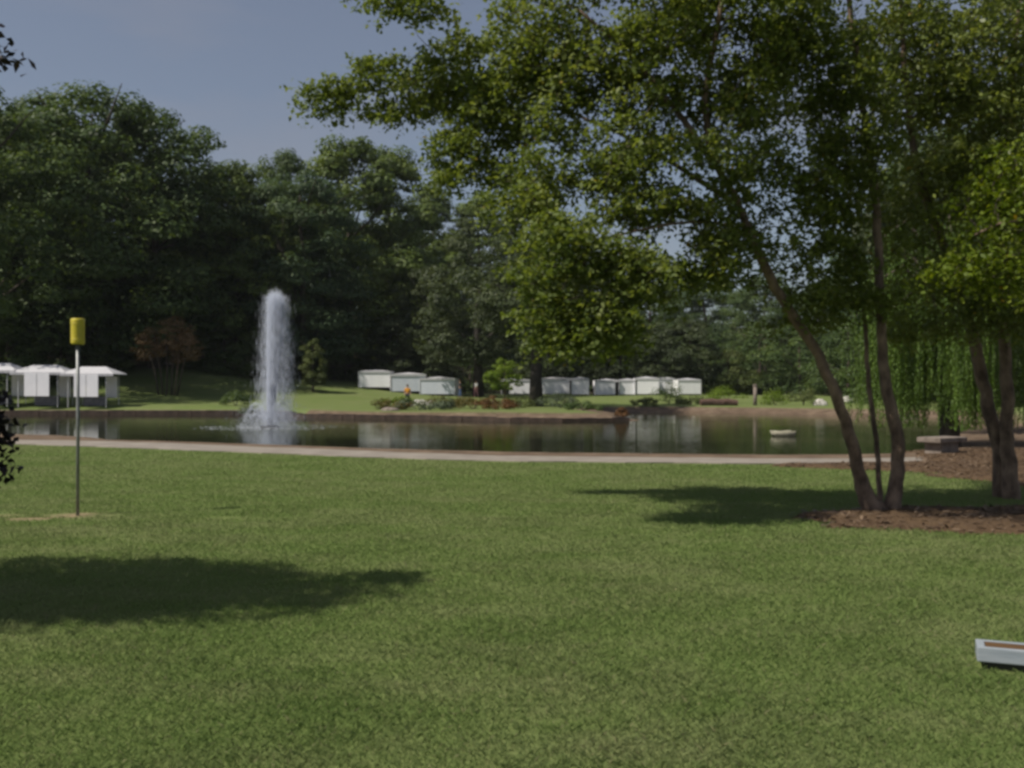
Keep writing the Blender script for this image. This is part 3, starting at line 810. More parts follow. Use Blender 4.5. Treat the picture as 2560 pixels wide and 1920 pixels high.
S(860, 0, 84, 2.6, 1.8, 'leaf_forest', 'dark green shrub between the thick birch trunks on the far shore', n=20)
S(724, 0, 88, 3.4, 1.5, 'leaf_lime', 'pale green bushes above the dark logs', n=24)
S(255, 0, 70.5, 2.2, 1.0, 'leaf_greygreen', 'low bush on the bank behind the foot of the fountain', n=20)

# ------------------------------------------------------------------ willow
def willow():
    Y0 = 34; x0 = (945 - 512) / 1000 * Y0; z0 = hz_at(x0, Y0)
    e = empty('weeping_willow', (x0, Y0, z0)); tag(e, 'weeping willow with long hanging strands on the right bank of the pond', 'tree')
    MB().tube([(0.2, 0, -.3), (0.1, 0.1, 2), (-0.2, 0, 4), (0.2, 0, 6.5)], [.35, .28, .22, .1], 8).build('trunk', M['bark_dark'], e, True)
    mb = MB(); cen, lr = [], []
    rs_ = random.Random(2)
    for k in range(26):
        a = rs_.uniform(0, 6.28); l = rs_.uniform(1.3, 3.3)
        zt = rs_.uniform(4.0, 7.5)
        p0 = Vector((0, 0, zt - 1.2)); p1 = Vector((math.cos(a) * l * .6, math.sin(a) * l * .6, zt + .3)); p2 = Vector((math.cos(a) * l, math.sin(a) * l, zt - .3))
        mb.tube([p0, p1, p2], [.07, .05, .02], 5)
        for s in range(34):
            t = rs_.uniform(.25, 1)
            q = p0.lerp(p1, t * 2) if t < .5 else p1.lerp(p2, t * 2 - 1)
            q = q + Vector((rs_.gauss(0, .28), rs_.gauss(0, .28), rs_.gauss(0, .1)))
            bot = max(0.75, rs_.gauss(1.5, .9)); 
            if rs_.random() < .4: bot = rs_.uniform(1.2, 4)
            L2 = q.z - bot
            if L2 < .4: continue
            m_ = int(L2 / 0.035); tt = np.linspace(0, 1, m_)
            sw = rs_.gauss(0, .12)
            cc = np.stack([q.x + sw * tt ** 2 + rng.normal(0, .025, m_), q.y + rng.normal(0, .03, m_), q.z - L2 * tt], -1)
            cen.append(cc); lr.append(np.clip(np.full(m_, rs_.random()) * .6 + rng.random(m_) * .4, 0, 1))
            if s % 5 == 0: mb.tube([q, q - Vector((-sw * .25, 0, L2 / 2)), q - Vector((-sw, 0, L2))], [.008, .006, .004], 3, False)
    mb.build('branches', M['bark'], e)['kind'] = 'stuff'
    cen = np.concatenate(cen); lr = np.concatenate(lr); n = len(cen)
    a = rng.random(n) * 6.283
    ax = np.stack([np.cos(a) * .35, np.sin(a) * .35, -np.ones(n)], -1); ax /= np.linalg.norm(ax, axis=1, keepdims=True)
    b = np.stack([-np.sin(a), np.cos(a), np.zeros(n)], -1)
    L_ = rng.uniform(.07, .13, n)[:, None]; W_ = 0.02
    v = np.empty((n, 4, 3)); v[:, 0] = cen; v[:, 1] = cen + ax * L_ * .5 + b * W_; v[:, 2] = cen + ax * L_; v[:, 3] = cen + ax * L_ * .5 - b * W_
    o = link('foliage', newmesh('foliage', v.reshape(-1, 3), np.arange(n * 4).reshape(n, 4), M['leaf_willow'], {'rnd': np.repeat(lr, 4)}), e); o['kind'] = 'stuff'
    return n
nw = willow()

# ------------------------------------------------------------------ birches, grown to their crowns
def to_np(v): return np.array([v.x, v.y, v.z])

def gappy(c, thr=-.42):
    """opens gaps of half a metre to a metre between the sprays"""
    x, y, z = c[:, 0], c[:, 1], c[:, 2]
    q = np.sin(3.4 * x + 1.9 * z + 1.2) * np.sin(3.1 * z - 1.4 * x + .8 * y) + .55 * np.sin(5.9 * x - 2.2 * y + 1.0) * np.sin(5.2 * z + 1.7 * x)
    return c[(q > thr) | (x < .2) | ((x < 1.2) & (z < 3.6))]

def grow(name, base, trunks, clusters, label, leaf_mat, leaf=0.062, per=42, seed=1, bark='birch_bark', twig=0.34, droop=1.2):
    """trunks: list of (points, radii) in world space; clusters: (n,3) points of the crown"""
    e = empty(name, base); tag(e, label, 'tree')
    off = np.array(base)
    nodes = []; nrad = []; rs_ = random.Random(seed)
    for pts, rad in trunks:
        pts = [Vector(p) for p in pts]
        # smooth the polyline (Catmull-Rom)
        sm, sr = [], []
        for i in range(len(pts) - 1):
            p0 = pts[max(i - 1, 0)]; p1 = pts[i]; p2 = pts[i + 1]; p3 = pts[min(i + 2, len(pts) - 1)]
            for k in range(4):
                t = k / 4
                q = 0.5 * ((2 * p1) + (p2 - p0) * t + (2 * p0 - 5 * p1 + 4 * p2 - p3) * t * t + (3 * p1 - p0 - 3 * p2 + p3) * t ** 3)
                sm.append(q + Vector((rs_.gauss(0, .008), rs_.gauss(0, .008), 0))); sr.append((rad[i] * (1 - t) + rad[i + 1] * t) * rs_.uniform(.95, 1.06))
        sm.append(pts[-1]); sr.append(rad[-1])
        MB().tube([q - Vector(base) for q in sm], sr, 10).build('trunk', M[bark], e, True)
        for q, r_ in zip(sm, sr):
            if q.z > 2.2: nodes.append(to_np(q)); nrad.append(r_)
    nodes = np.array(nodes); nrad = np.array(nrad); depth = np.zeros(len(nodes))
    cl = np.array(clusters)
    d0 = np.array([np.min(np.linalg.norm(nodes - c, axis=1)) for c in cl])
    order = np.argsort(d0)
    mb_main, mb_twig = [], MB()
    for i in order:
        c = cl[i]
        dv = c - nodes; dist = np.linalg.norm(dv, axis=1)
        cost = dist * (1 + 0.8 * (dv[:, 2] < -0.1 * dist)) + depth * 0.35
        j = int(np.argmin(cost)); a = nodes[j]; l = dist[j]
        if l < 0.08: continue
        r0 = max(0.006, min(nrad[j] * 0.55, 0.008 + 0.011 * l))
        k = max(2, int(l / 0.35) + 1)
        pts = []; side = rng.normal(0, .07 * l, 3)
        for s in range(k + 1):
            t = s / k; q = a + (c - a) * t + side * math.sin(math.pi * t) + np.array([0, 0, .10 * l * math.sin(math.pi * t)])
            pts.append(Vector(q))
        rad = [r0 * (1 - 0.65 * s / k) for s in range(k + 1)]
        rel = [p - Vector(base) for p in pts]
        if r0 > 0.024: mb_main.append((rel, rad))
        else: mb_twig.tube(rel, rad, 4, False)
        nn = np.array([to_np(p) for p in pts[1:]])
        nodes = np.concatenate([nodes, nn]); nrad = np.concatenate([nrad, np.array(rad[1:])]); depth = np.concatenate([depth, depth[j] + np.cumsum(np.full(len(nn), l / k)) * .4])
    for rel, rad in mb_main: MB().tube(rel, rad, 6, False).build('branch', M[bark], e, True)
    o = mb_twig.build('twigs', M['bark'], e); o['kind'] = 'stuff'
    # leaves along short drooping sprigs round every cluster point
    C_, Rr = [], []
    for c in cl:
        ns = rs_.randint(4, 6); tone = rs_.random()
        for s in range(ns):
            a = rs_.uniform(0, 6.28); l = twig * rs_.uniform(.6, 1.35)
            m_ = max(3, int(per / ns * l / twig)); tt = rng.random(m_) ** .8
            px = c[0] + math.cos(a) * l * tt + rng.normal(0, .035, m_); py = c[1] + math.sin(a) * l * tt + rng.normal(0, .035, m_)
            pz = c[2] + (rs_.uniform(-.3, .5)) * l * tt - droop * .35 * l * tt ** 2 + rng.normal(0, .035, m_)
            C_.append(np.stack([px, py, pz], -1)); Rr.append(np.clip(rng.random(m_) * .7 + tone * .3, 0, 1))
    cen = np.concatenate(C_) - off; rr_ = np.concatenate(Rr)
    v, f, r_ = leaf_quads(cen, leaf, leaf * .68, 0.35, 0.7, rr_)
    o = link('foliage', newmesh('foliage', v, f, M[leaf_mat], {'rnd': r_}), e); o['kind'] = 'stuff'
    return len(cen)

def blob(u, v, Y, ru, rv, ry, n):
    """n crown points in a soft ellipsoid given by its picture position and distance"""
    c = P(u, v, Y); rx, rz = ru / 1000 * Y, rv / 1000 * Y
    d = rng.normal(0, 1, (n, 3)); d /= np.linalg.norm(d, axis=1, keepdims=True)
    d *= (rng.random(n) ** (1 / 2.6))[:, None]
    return np.stack([c.x + d[:, 0] * rx, c.y + d[:, 1] * ry, c.z + d[:, 2] * rz], -1)

def tp(lst): return [P(u, v, Y) for u, v, Y in lst]
A1 = (tp([(878, 516, 12.6), (868, 500, 12.6), (858, 470, 12.6), (848, 432, 12.55), (832, 386, 12.5), (812, 345, 12.5), (782, 300, 12.4), (757, 250, 12.3), (738, 205, 12.2), (712, 160, 12.1), (672, 105, 12.0), (630, 55, 11.9), (580, 10, 11.8)]),
      [.16, .12, .086, .075, .071, .067, .064, .058, .051, .043, .035, .026, .014])
A2 = (tp([(892, 518, 12.6), (894, 500, 12.6), (898, 460, 12.7), (895, 425, 12.7), (886, 384, 12.8), (882, 335, 12.9), (880, 285, 13.0), (877, 230, 13.1), (872, 170, 13.2), (860, 90, 13.3), (850, 0, 13.4), (840, -100, 13.5)]),
      [.14, .10, .079, .077, .072, .064, .059, .054, .048, .041, .033, .018])
A3 = (tp([(884, 512, 12.9), (880, 500, 12.9), (878, 460, 13.0), (873, 420, 13.1), (868, 380, 13.2), (866, 340, 13.3), (858, 280, 13.4), (840, 200, 13.5), (815, 110, 13.6)]),
      [.05, .038, .034, .032, .030, .028, .024, .02, .012])
A4 = (tp([(752, 240, 12.3), (725, 225, 12.0), (690, 222, 11.8), (650, 228, 11.6), (605, 240, 11.4), (570, 268, 11.3)]), [.026, .022, .018, .015, .011, .006])
A5 = (tp([(738, 205, 12.2), (700, 180, 12.6), (650, 150, 13.0), (590, 120, 13.3), (520, 95, 13.5), (430, 85, 13.5), (360, 92, 13.4)]), [.04, .034, .028, .022, .016, .012, .006])
A6 = (tp([(712, 160, 12.1), (705, 100, 12.0), (715, 40, 12.0), (730, -60, 12.0), (720, -160, 12.0)]), [.04, .036, .032, .026, .012])
clA = np.concatenate([
 blob(335, 90, 13.3, 32, 9, .3, 26), blob(330, 110, 13.3, 30, 5, .2, 9), blob(372, 75, 13.3, 26, 16, .4, 24), blob(390, 112, 13.3, 28, 14, .4, 18),
 blob(440, 85, 13.4, 48, 34, .7, 95), blob(468, 45, 13.4, 28, 14, .5, 22), blob(415, 8, 12.5, 40, 12, .5, 26), blob(390, -12, 12.5, 40, 12, .5, 20),
 blob(465, 150, 13.0, 38, 26, .6, 52), blob(505, 105, 13.0, 45, 42, .8, 110), blob(450, 180, 12.8, 26, 14, .4, 12), blob(500, 172, 12.8, 28, 16, .5, 22),
 blob(540, 40, 12.6, 52, 52, .9, 150), blob(590, 110, 12.4, 60, 62, 1.0, 150), blob(545, 185, 12.2, 42, 34, .8, 62),
 blob(655, 45, 12.2, 70, 60, 1.0, 200), blob(650, 140, 12.0, 62, 55, 1.1, 95), blob(560, 235, 11.4, 42, 26, .8, 50), blob(610, 262, 11.6, 46, 24, .8, 50), blob(545, 275, 11.3, 30, 22, .6, 26),
 blob(606, 308, 11.3, 40, 18, .6, 36), blob(596, 332, 11.3, 26, 16, .5, 20), blob(625, 335, 11.3, 16, 18, .4, 12), blob(553, 315, 11.4, 28, 30, .5, 44), blob(562, 345, 11.3, 26, 14, .4, 16), blob(645, 275, 11.5, 42, 26, .8, 46), blob(632, 312, 11.5, 26, 24, .6, 24), blob(668, 318, 11.5, 14, 20, .4, 8), blob(665, 215, 11.8, 50, 34, .8, 75),
 blob(735, 120, 12.3, 62, 85, 1.1, 150), blob(745, 25, 12.4, 70, 55, 1.1, 200), blob(720, 235, 12.0, 34, 34, .7, 40), blob(790, 190, 12.7, 45, 40, .9, 62), blob(700, 270, 11.8, 34, 26, .5, 30),
 blob(815, 60, 13.0, 60, 75, 1.1, 230), blob(840, 165, 13.1, 50, 60, 1.0, 150), blob(835, 240, 13.0, 34, 34, .7, 42), blob(858, 290, 12.9, 40, 34, .7, 62), blob(770, 300, 12.6, 28, 30, .5, 28), blob(825, 315, 12.6, 22, 22, .4, 14),
 blob(745, 168, 11.5, 48, 40, .5, 30), blob(700, 125, 11.4, 40, 40, .5, 25), blob(770, 245, 12.5, 70, 50, .9, 80), blob(810, 285, 12.6, 44, 26, .7, 26), blob(530, 208, 12.0, 45, 30, .7, 42), blob(600, 190, 12.0, 55, 36, .8, 62), blob(850, 100, 12.4, 50, 70, .6, 70),
 blob(670, -100, 10.2, 130, 60, 1.0, 260), blob(790, -90, 10.2, 90, 70, .9, 70), blob(760, -40, 10.6, 70, 22, .6, 60),  # crown points added above the view to shade the mulch
 blob(600, -60, 12.4, 110, 60, 1.3, 170), blob(760, -70, 12.6, 120, 60, 1.4, 120), blob(690, -180, 12.6, 130, 70, 1.5, 100), blob(860, -100, 13.2, 80, 90, 1.3, 50)])
clA = gappy(clA)
nA = grow('birch_tree', tuple(P(885, 514, 12.7)), [A1, A2, A3, A4, A5, A6], clA,
          'multi stemmed birch with a trunk leaning left over the lawn and a wide leafy crown', 'leaf_birch', seed=5, leaf=0.072, per=42, twig=.29)

B1 = (tp([(1006, 505, 14.4), (1001, 490, 14.4), (999, 451, 14.4), (990, 412, 14.4), (981, 373, 14.4), (974, 340, 14.4), (962, 300, 14.3), (945, 250, 14.2), (930, 209, 14.1), (920, 175, 14.0), (912, 135, 13.9), (905, 70, 13.8), (900, -30, 13.8)]),
      [.16, .12, .095, .09, .086, .08, .074, .068, .061, .054, .047, .037, .018])
B2 = (tp([(1012, 506, 14.2), (1010, 480, 14.2), (1007, 440, 14.2), (1007, 389, 14.1), (1004, 342, 14.1), (1001, 300, 14.0), (1004, 220, 14.0), (1010, 120, 14.0), (1020, 0, 14.0)]),
      [.15, .11, .09, .085, .078, .07, .058, .045, .025])
clB = np.concatenate([
 blob(905, 60, 13.9, 55, 75, 1.1, 190), blob(975, 70, 13.9, 60, 80, 1.2, 240), blob(940, 175, 13.8, 45, 45, .9, 90), blob(1000, 180, 13.7, 40, 50, .9, 120),
 blob(1045, 100, 13.8, 60, 120, 1.2, 160), blob(985, 265, 13.4, 40, 42, .7, 80), blob(935, 265, 13.8, 34, 40, .6, 42), blob(1005, 315, 13.4, 34, 24, .6, 42), blob(915, 320, 13.6, 30, 22, .5, 26),
 blob(905, 230, 13.7, 26, 30, .6, 30), blob(955, 315, 13.6, 24, 24, .5, 20), blob(960, -80, 13.9, 120, 90, 1.5, 90), blob(1100, 0, 14, 90, 120, 1.6, 120), blob(1080, 250, 14, 60, 80, 1.2, 60)])
nB = grow('birch_tree', tuple(P(1008, 503, 14.3)), [B1, B2], clB,
          'twin trunked birch standing in the mulch at the right edge', 'leaf_birch_lit', seed=6, leaf=0.074, per=38, twig=.30)
# yellowish spray of a nearer tree just right of the frame
Ct = (tp([(1190, 560, 10.5), (1186, 450, 10.5), (1180, 300, 10.4), (1170, 150, 10.3), (1165, 0, 10.3)]), [.12, .1, .09, .07, .03])
C2 = (tp([(1182, 320, 10.4), (1120, 260, 10.3), (1060, 230, 10.2), (1010, 222, 10.1), (975, 235, 10.1)]), [.05, .04, .03, .02, .01])
clC = np.concatenate([blob(1000, 215, 10.2, 42, 40, .5, 46), blob(1015, 160, 10.2, 30, 30, .4, 26), blob(985, 262, 10.2, 36, 20, .4, 22), blob(1012, 275, 10.2, 26, 26, .4, 22), blob(1070, 200, 10.3, 60, 80, .8, 90), blob(1150, 80, 10.3, 90, 140, 1.1, 160), blob(952, 272, 10.2, 22, 12, .3, 8)])
nC = grow('birch_tree', tuple(P(1190, 545, 10.5)), [Ct, C2], clC, 'nearer birch outside the right edge reaching in with yellow green sprays', 'leaf_birch_bright', seed=8, leaf=0.06, per=34)

# purple leaved tree outside the left edge, it throws the long shadow on the lawn
bx, by = -6.45, 6.85
T1 = ([(bx, by, -0.1), (bx + .03, by, .6), (bx - .05, by + .05, 1.5), (bx, by, 2.6), (bx + .1, by, 4.0), (bx + .1, by, 5.2)], [.13, .1, .09, .075, .05, .02])
T2 = ([(bx, by, 1.4), (bx + .6, by - .05, 1.9), (bx + 1.2, by + .1, 2.3), (bx + 1.8, by, 2.7)], [.05, .04, .03, .015])
T3 = ([(bx, by, 1.3), (bx - .5, by - .2, 2.0), (bx - 1.3, by + .1, 3.0)], [.05, .04, .015])
def wblob(c, r, n):
    d = rng.normal(0, 1, (n, 3)); d /= np.linalg.norm(d, axis=1, keepdims=True); d *= (rng.random(n) ** (1 / 2.6))[:, None]
    return np.array(c) + d * np.array(r)
clD = np.concatenate([wblob((bx, by - .05, 3.3), (1.9, 1.4, 1.7), 640), wblob((bx + .7, by - .55, 4.5), (1.55, 1.0, .9), 270), wblob((bx + 1.9, by, 3.0), (.55, .6, .7), 60), wblob((bx + 1.15, by + .1, 1.9), (.9, .8, .45), 70),
                      wblob((bx - 1.5, by, 2.6), (1.2, 1.0, 1.0), 120),
                      wblob((-3.92, 7.0, 4.08), (.10, .2, .15), 18), wblob((-4.34, 7.8, 1.36), (.08, .25, .22), 80), wblob((-4.25, 7.85, 1.08), (.04, .12, .12), 8)])
nD = grow('plum_tree', (bx, by, 0), [T1, T2, T3], clD, 'dark purple leaved tree just outside the left edge whose branch tips hang into view', 'leaf_purple', leaf=0.075, per=46, seed=9, bark='bark_dark', twig=.30)

# ------------------------------------------------------------------ tents
def make_left_tent(double):
    e = empty('white_tent', (0, 0, 0))
    w = 1.45
    # canopy with scalloped edge, open beneath
    apex = (0, 0, 3.25); ez = 2.55; out_ = 2.05
    mb = MB()
    vs = [(-out_, -1.6, ez), (out_, -1.6, ez), (out_, 1.6, ez), (-out_, 1.6, ez), (-0.95, 0, 3.12), (0.95, 0, 3.12)]
    vs2 = [(x, y, z - 0.06) for x, y, z in vs]
    mb.add(vs + vs2, [(0, 1, 5, 4), (1, 2, 5), (2, 3, 4, 5), (3, 0, 4), (6, 10, 11, 7), (7, 11, 8), (8, 11, 10, 9), (9, 10, 6), (0, 6, 7, 1), (1, 7, 8, 2), (2, 8, 9, 3), (3, 9, 6, 0)])
    mb.build('canopy', M['tent_roof'], e)
    mb = MB()
    for s in range(10):
        x0 = -out_ + 4.1 * s / 10; mb.box((x0 + .205, -1.6, ez - .10), (.38, .012, .19))
    mb.build('valance', M['tent_roof'], e)
    for sx in (-1, 1):
        for sy in (-1, 1): MB().tube([(sx * 1.45, sy * 1.45, -.1), (sx * 1.45, sy * 1.45, 2.6)], .03, 6).build('pole', M['tent_leg'], e)
    if double:
        for sx in (-1, 1): MB().box((sx * .47, -1.66, 1.62), (.90, .05, 1.75)).build('panel', M['white_panel'], e, bevel=.01)
    else:
        for sx in (-1, 1): MB().box((sx * .55, -1.66, 1.62), (1.04, .05, 1.75)).build('panel', M['white_panel'], e, bevel=.01)
    MB().box((0.9, 1.35, 1.5), (.9, .05, 1.7)).build('panel', M['white_panel'], e)
    MB().box((0, .3, .38), (1.6, .7, .76)).build('table', M['tent_inside'], e, bevel=.03)
    return e
tA = make_left_tent(True); tag(tA, '', 'tent', 'white tents on the left shore')
def put(e, u, Y, label, rot=0.0, sc=1.0):
    x = (u - 512) / 1000 * Y; e.location = (x, Y, hz_at(x, Y)); e.rotation_euler = (0, 0, rot); e['label'] = label; e.scale = (sc, sc, sc)
tB = copy_tree(tA); tC = copy_tree(tA)
put(tA, 46, 74.5, 'middle of the three white tents left of the yellow feeder, two panels in its front', 0.05, .97)
put(tB, -3, 74.5, 'leftmost white tent, cut off by the left edge', 0.02)
put(tC, 94, 74.5, 'white tent just right of the feeder pole, nearest the fountain', 0.05, .94)

def make_booth():
    e = empty('white_tent', (0, 0, 0))
    z1 = 2.15
    vs = [(-1.55, -1.55, z1), (1.55, -1.55, z1), (1.55, 1.55, z1), (-1.55, 1.55, z1), (0, 0, 2.36)]
    vs += [(x * .98, y * .98, z - .05) for x, y, z in vs]
    mb = MB(); mb.add(vs, [(0, 1, 4), (1, 2, 4), (2, 3, 4), (3, 0, 4), (5, 9, 6), (6, 9, 7), (7, 9, 8), (8, 9, 5), (0, 5, 6, 1), (1, 6, 7, 2), (2, 7, 8, 3), (3, 8, 5, 0)])
    mb.build('canopy', M['tent_roof'], e)
    MB().box((0, -1.53, z1 - .13), (3.06, .02, .26)).build('valance', M['tent_roof'], e)
    for x, y, a, b in ((0, 1.49, 2.96, .03), (-1.49, 0, .03, 2.9), (1.49, 0, .03, 2.9)):
        MB().box((x, y, z1 / 2), (a, b, z1 - .05)).build('side_wall', M['tent_cloth'], e)
    for sx in (-1, 1):
        for sy in (-1, 1): MB().tube([(sx * 1.5, sy * 1.5, -.1), (sx * 1.5, sy * 1.5, z1)], .03, 6).build('pole', M['tent_leg'], e)
    return e
def front_wall(e, x0, x1, mat='tent_cloth', z0=.25):
    MB().box(((x0 + x1) / 2, -1.47, (z0 + 1.95) / 2), (x1 - x0, .03, 1.95 - z0)).build('side_wall', M[mat], e)
booth = make_booth(); tag(booth, '', 'tent', 'row of white tents before the woods')
G2 = 'row of white tents before the woods'
blist = [(376.5, 101, 0.86, 'white tent at the left end of the middle group, set higher under the trees', (-1.45, 1.45)),
 (409, 101, 0.93, 'white tent, bluish shade painted in its cloth, behind the person in the orange shirt', (-1.45, 1.45)),
 (439.5, 101, 0.95, 'widest white tent, bluish shade painted in its cloth, left of the strolling couple', (-1.45, 1.45)),
 (516, 108, 0.86, 'white tent just left of the thick black trunk', (-.7, 1.45)),
 (555, 110, 0.98, 'white tent just right of the thick black trunk', (-1.45, 1.2)),
 (580, 108, 0.52, 'second white tent right of the black trunk', (-1.4, 1.45)),
 (606, 108, 0.7, 'white tent between two dark gaps in the row', (-1.45, 1.0)),
 (627.5, 108, 0.55, 'narrow white tent behind the rust red shrub', (-1.45, 1.3)),
 (646, 108, 0.7, 'white tent left of the round dark shrub', (-1.2, 1.45)),
 (664, 110, 0.55, 'white tent mostly behind the round dark shrub', (-1.45, 1.45)),
 (687, 106, 0.66, 'last white tent at the right end of the row', (-1.45, 1.45))]
for i, (u, Y, sc, lab, fw) in enumerate(blist):
    e = booth if i == len(blist) - 1 else copy_tree(booth)
    sc *= 1.22
    put(e, u, Y, lab, 0.06 * math.sin(i * 2.1), sc)
    e.scale = (sc, sc, .80 + .05 * math.sin(i * 1.7))
    front_wall(e, *fw, mat='tent_cloth_shade' if i in (1, 2) else 'tent_cloth', z0=.15)

# ------------------------------------------------------------------ fountain
def fountain():
    Y = 51.0; x0 = (269 - 512) / 1000 * Y; z0 = -0.5
    e = empty('fountain', (x0, Y, z0)); tag(e, 'tall white fountain jet spraying up from the pond', 'fountain')
    MB().lathe([(.02, -.1), (.42, -.08), (.5, .02), (.42, .1), (.12, .12), (.1, .28), (.05, .3)], n=20).build('nozzle', M['dark_plastic'], e, True)
    top = (386 - 292) / 1000 * Y + 2.1       # height over the water
    def drops(n, fx, hl, hw, name):
        c, s = fx(n)
        L_ = hl * rng.uniform(.5, 1.6, n); W_ = hw * rng.uniform(.6, 1.5, n)
        v = np.empty((n, 6, 3)); ax = s / (np.linalg.norm(s, axis=1, keepdims=True) + 1e-9)
        side = np.cross(ax, np.array([0.3, 0.9, 0.1])); side /= np.linalg.norm(side, axis=1, keepdims=True); oth = np.cross(ax, side)
        v[:, 0] = c + ax * L_[:, None]; v[:, 5] = c - ax * L_[:, None]
        for k, (p_, q_) in enumerate(((1, 0), (0, 1), (-1, 0), (0, -1))): v[:, k + 1] = c + side * (W_ * p_)[:, None] + oth * (W_ * q_)[:, None]
        b_ = (np.arange(n) * 6)[:, None]
        tri = np.array([(0, 1, 2), (0, 2, 3), (0, 3, 4), (0, 4, 1), (5, 2, 1), (5, 3, 2), (5, 4, 3), (5, 1, 4)])
        f = (b_[:, None, :] + tri[None]).reshape(-1, 3)
        o = link(name, newmesh(name, v.reshape(-1, 3), f, M['spray']), e); o['kind'] = 'stuff'
    def column(n):
        # many streams thrown upward, spreading with height
        t = rng.random(n) ** .85 
        h = t * top * (1 - .26 * rng.random(n) ** 1.6)
        r_ = .11 + .42 * t ** .8 * (1 - .25 * t)
        a = rng.random(n) * 6.283; rad = r_ * rng.random(n) ** .55
        x = np.cos(a) * rad * .95 + .05 + .28 * t; y = np.sin(a) * rad
        h = h * (1 - .12 * (rad / .9) ** 2 * t) 
        return np.stack([x, y, h + .1], -1), np.stack([np.cos(a) * .06, np.sin(a) * .06, np.ones(n)], -1)
    def falling(n):
        a = rng.random(n) * 6.283; t = rng.random(n) ** .9; h = top * .97 * t
        rad = np.abs(rng.normal(.50, .24, n)) * (1.15 - .75 * np.clip(t - .45, 0, 1))
        return np.stack([np.cos(a) * rad + .34, np.sin(a) * rad, h], -1), np.stack([np.cos(a) * .03 + .04, np.sin(a) * .03, -np.ones(n)], -1)
    def fan(n):
        k = rng.integers(0, 22, n); a = k / 22 * 6.283 + rng.normal(0, .05, n); t = rng.random(n)
        R_ = 1.45 * t; h = 1.25 * (1 - (2 * t - 1) ** 2) * (.75 + .25 * np.sin(k * 2.1)) + rng.normal(0, .05, n)
        return np.stack([np.cos(a) * R_ + rng.normal(0, .06, n), np.sin(a) * R_, np.abs(h)], -1), np.stack([np.cos(a), np.sin(a), 2.2 * (1 - 2 * t)], -1)
    def mist(n):
        a = rng.random(n) * 6.283; R_ = np.abs(rng.normal(0, 1.0, n)); h = np.abs(rng.normal(0, .55, n))
        return np.stack([np.cos(a) * R_ + .1, np.sin(a) * R_, h], -1), rng.normal(0, 1, (n, 3)) + np.array([0, 0, 1])
    drops(17000, column, .22, .009, 'jet')
    drops(9500, falling, .18, .007, 'falling_water')
    drops(4500, fan, .05, .009, 'spray')
    drops(7000, mist, .02, .012, 'mist')
    # splash flecks; the outer ring paints sky glints of the ripples white
    n = 800; a = rng.random(n) * 6.283; R_ = np.where(rng.random(n) < .6, np.abs(rng.normal(1.0, .5, n)), np.abs(rng.normal(2.9, .5, n)))
    ln = rng.uniform(.012, .045, n); x = np.cos(a) * R_; y = np.sin(a) * R_
    v = np.empty((n, 5, 3)); tip = np.stack([x, y, np.full(n, .012) + rng.random(n) * .02], -1)
    v[:, 4] = tip
    for k in range(4):
        an = k * 1.571 + a; v[:, k] = np.stack([x + np.cos(an) * ln, y + np.sin(an) * ln, np.full(n, .004)], -1)
    b_ = (np.arange(n) * 5)[:, None, None]; tri = np.array([(0, 1, 4), (1, 2, 4), (2, 3, 4), (3, 0, 4)])
    o = link('foam_glint', newmesh('foam_glint', v.reshape(-1, 3), (b_ + tri[None]).reshape(-1, 3), M['spray']), e); o['kind'] = 'stuff'
m, nt, o = mat_new('spray')
d = nt.nodes.new('ShaderNodeBsdfDiffuse'); d.inputs['Color'].default_value = (.68, .73, .83, 1)
t = nt.nodes.new('ShaderNodeBsdfTranslucent'); t.inputs['Color'].default_value = (.78, .82, .90, 1)
mx = nt.nodes.new('ShaderNodeMixShader'); mx.inputs[0].default_value = .45
nt.links.new(d.outputs[0], mx.inputs[1]); nt.links.new(t.outputs[0], mx.inputs[2])
tr = nt.nodes.new('ShaderNodeBsdfTransparent'); mx2 = nt.nodes.new('ShaderNodeMixShader'); mx2.inputs[0].default_value = .27
nt.links.new(tr.outputs[0], mx2.inputs[1]); nt.links.new(mx.outputs[0], mx2.inputs[2]); nt.links.new(mx2.outputs[0], o.inputs['Surface'])
M['spray'] = m
fountain()
scene.cycles.transparent_max_bounces = 24

# ------------------------------------------------------------------ yellow tube on its pole
x, y = (77.8 - 512) / 1000 * 12.35, 12.35
e = empty('bird_feeder', (x, y, 0)); tag(e, 'yellow cylinder feeder on a thin grey pole on the left lawn', 'bird feeder')
MB().tube([(0, 0, -.2), (.003, 0, 1.1), (0, 0, 2.14)], .021, 10).build('pole', M['metal_grey'], e, True)
MB().lathe([(.03, 2.11), (.055, 2.115), (.066, 2.14), (.074, 2.15)], n=24).build('cup', M['dark_plastic'], e, True)
b1 = MB().lathe([(.070, 2.115), (.080, 2.125), (.082, 2.14), (.080, 2.17), (.081, 2.38), (.083, 2.395), (.083, 2.425), (.078, 2.43), (.066, 2.433)], n=32).build('tube', M['yellow_plastic'], e, True)
for z in (2.17, 2.37):
    MB().lathe([(.0815, z - .006), (.0845, z - .003), (.0845, z + .003), (.0815, z + .006)], n=32).build('band', M['yellow_plastic'], b1, True)

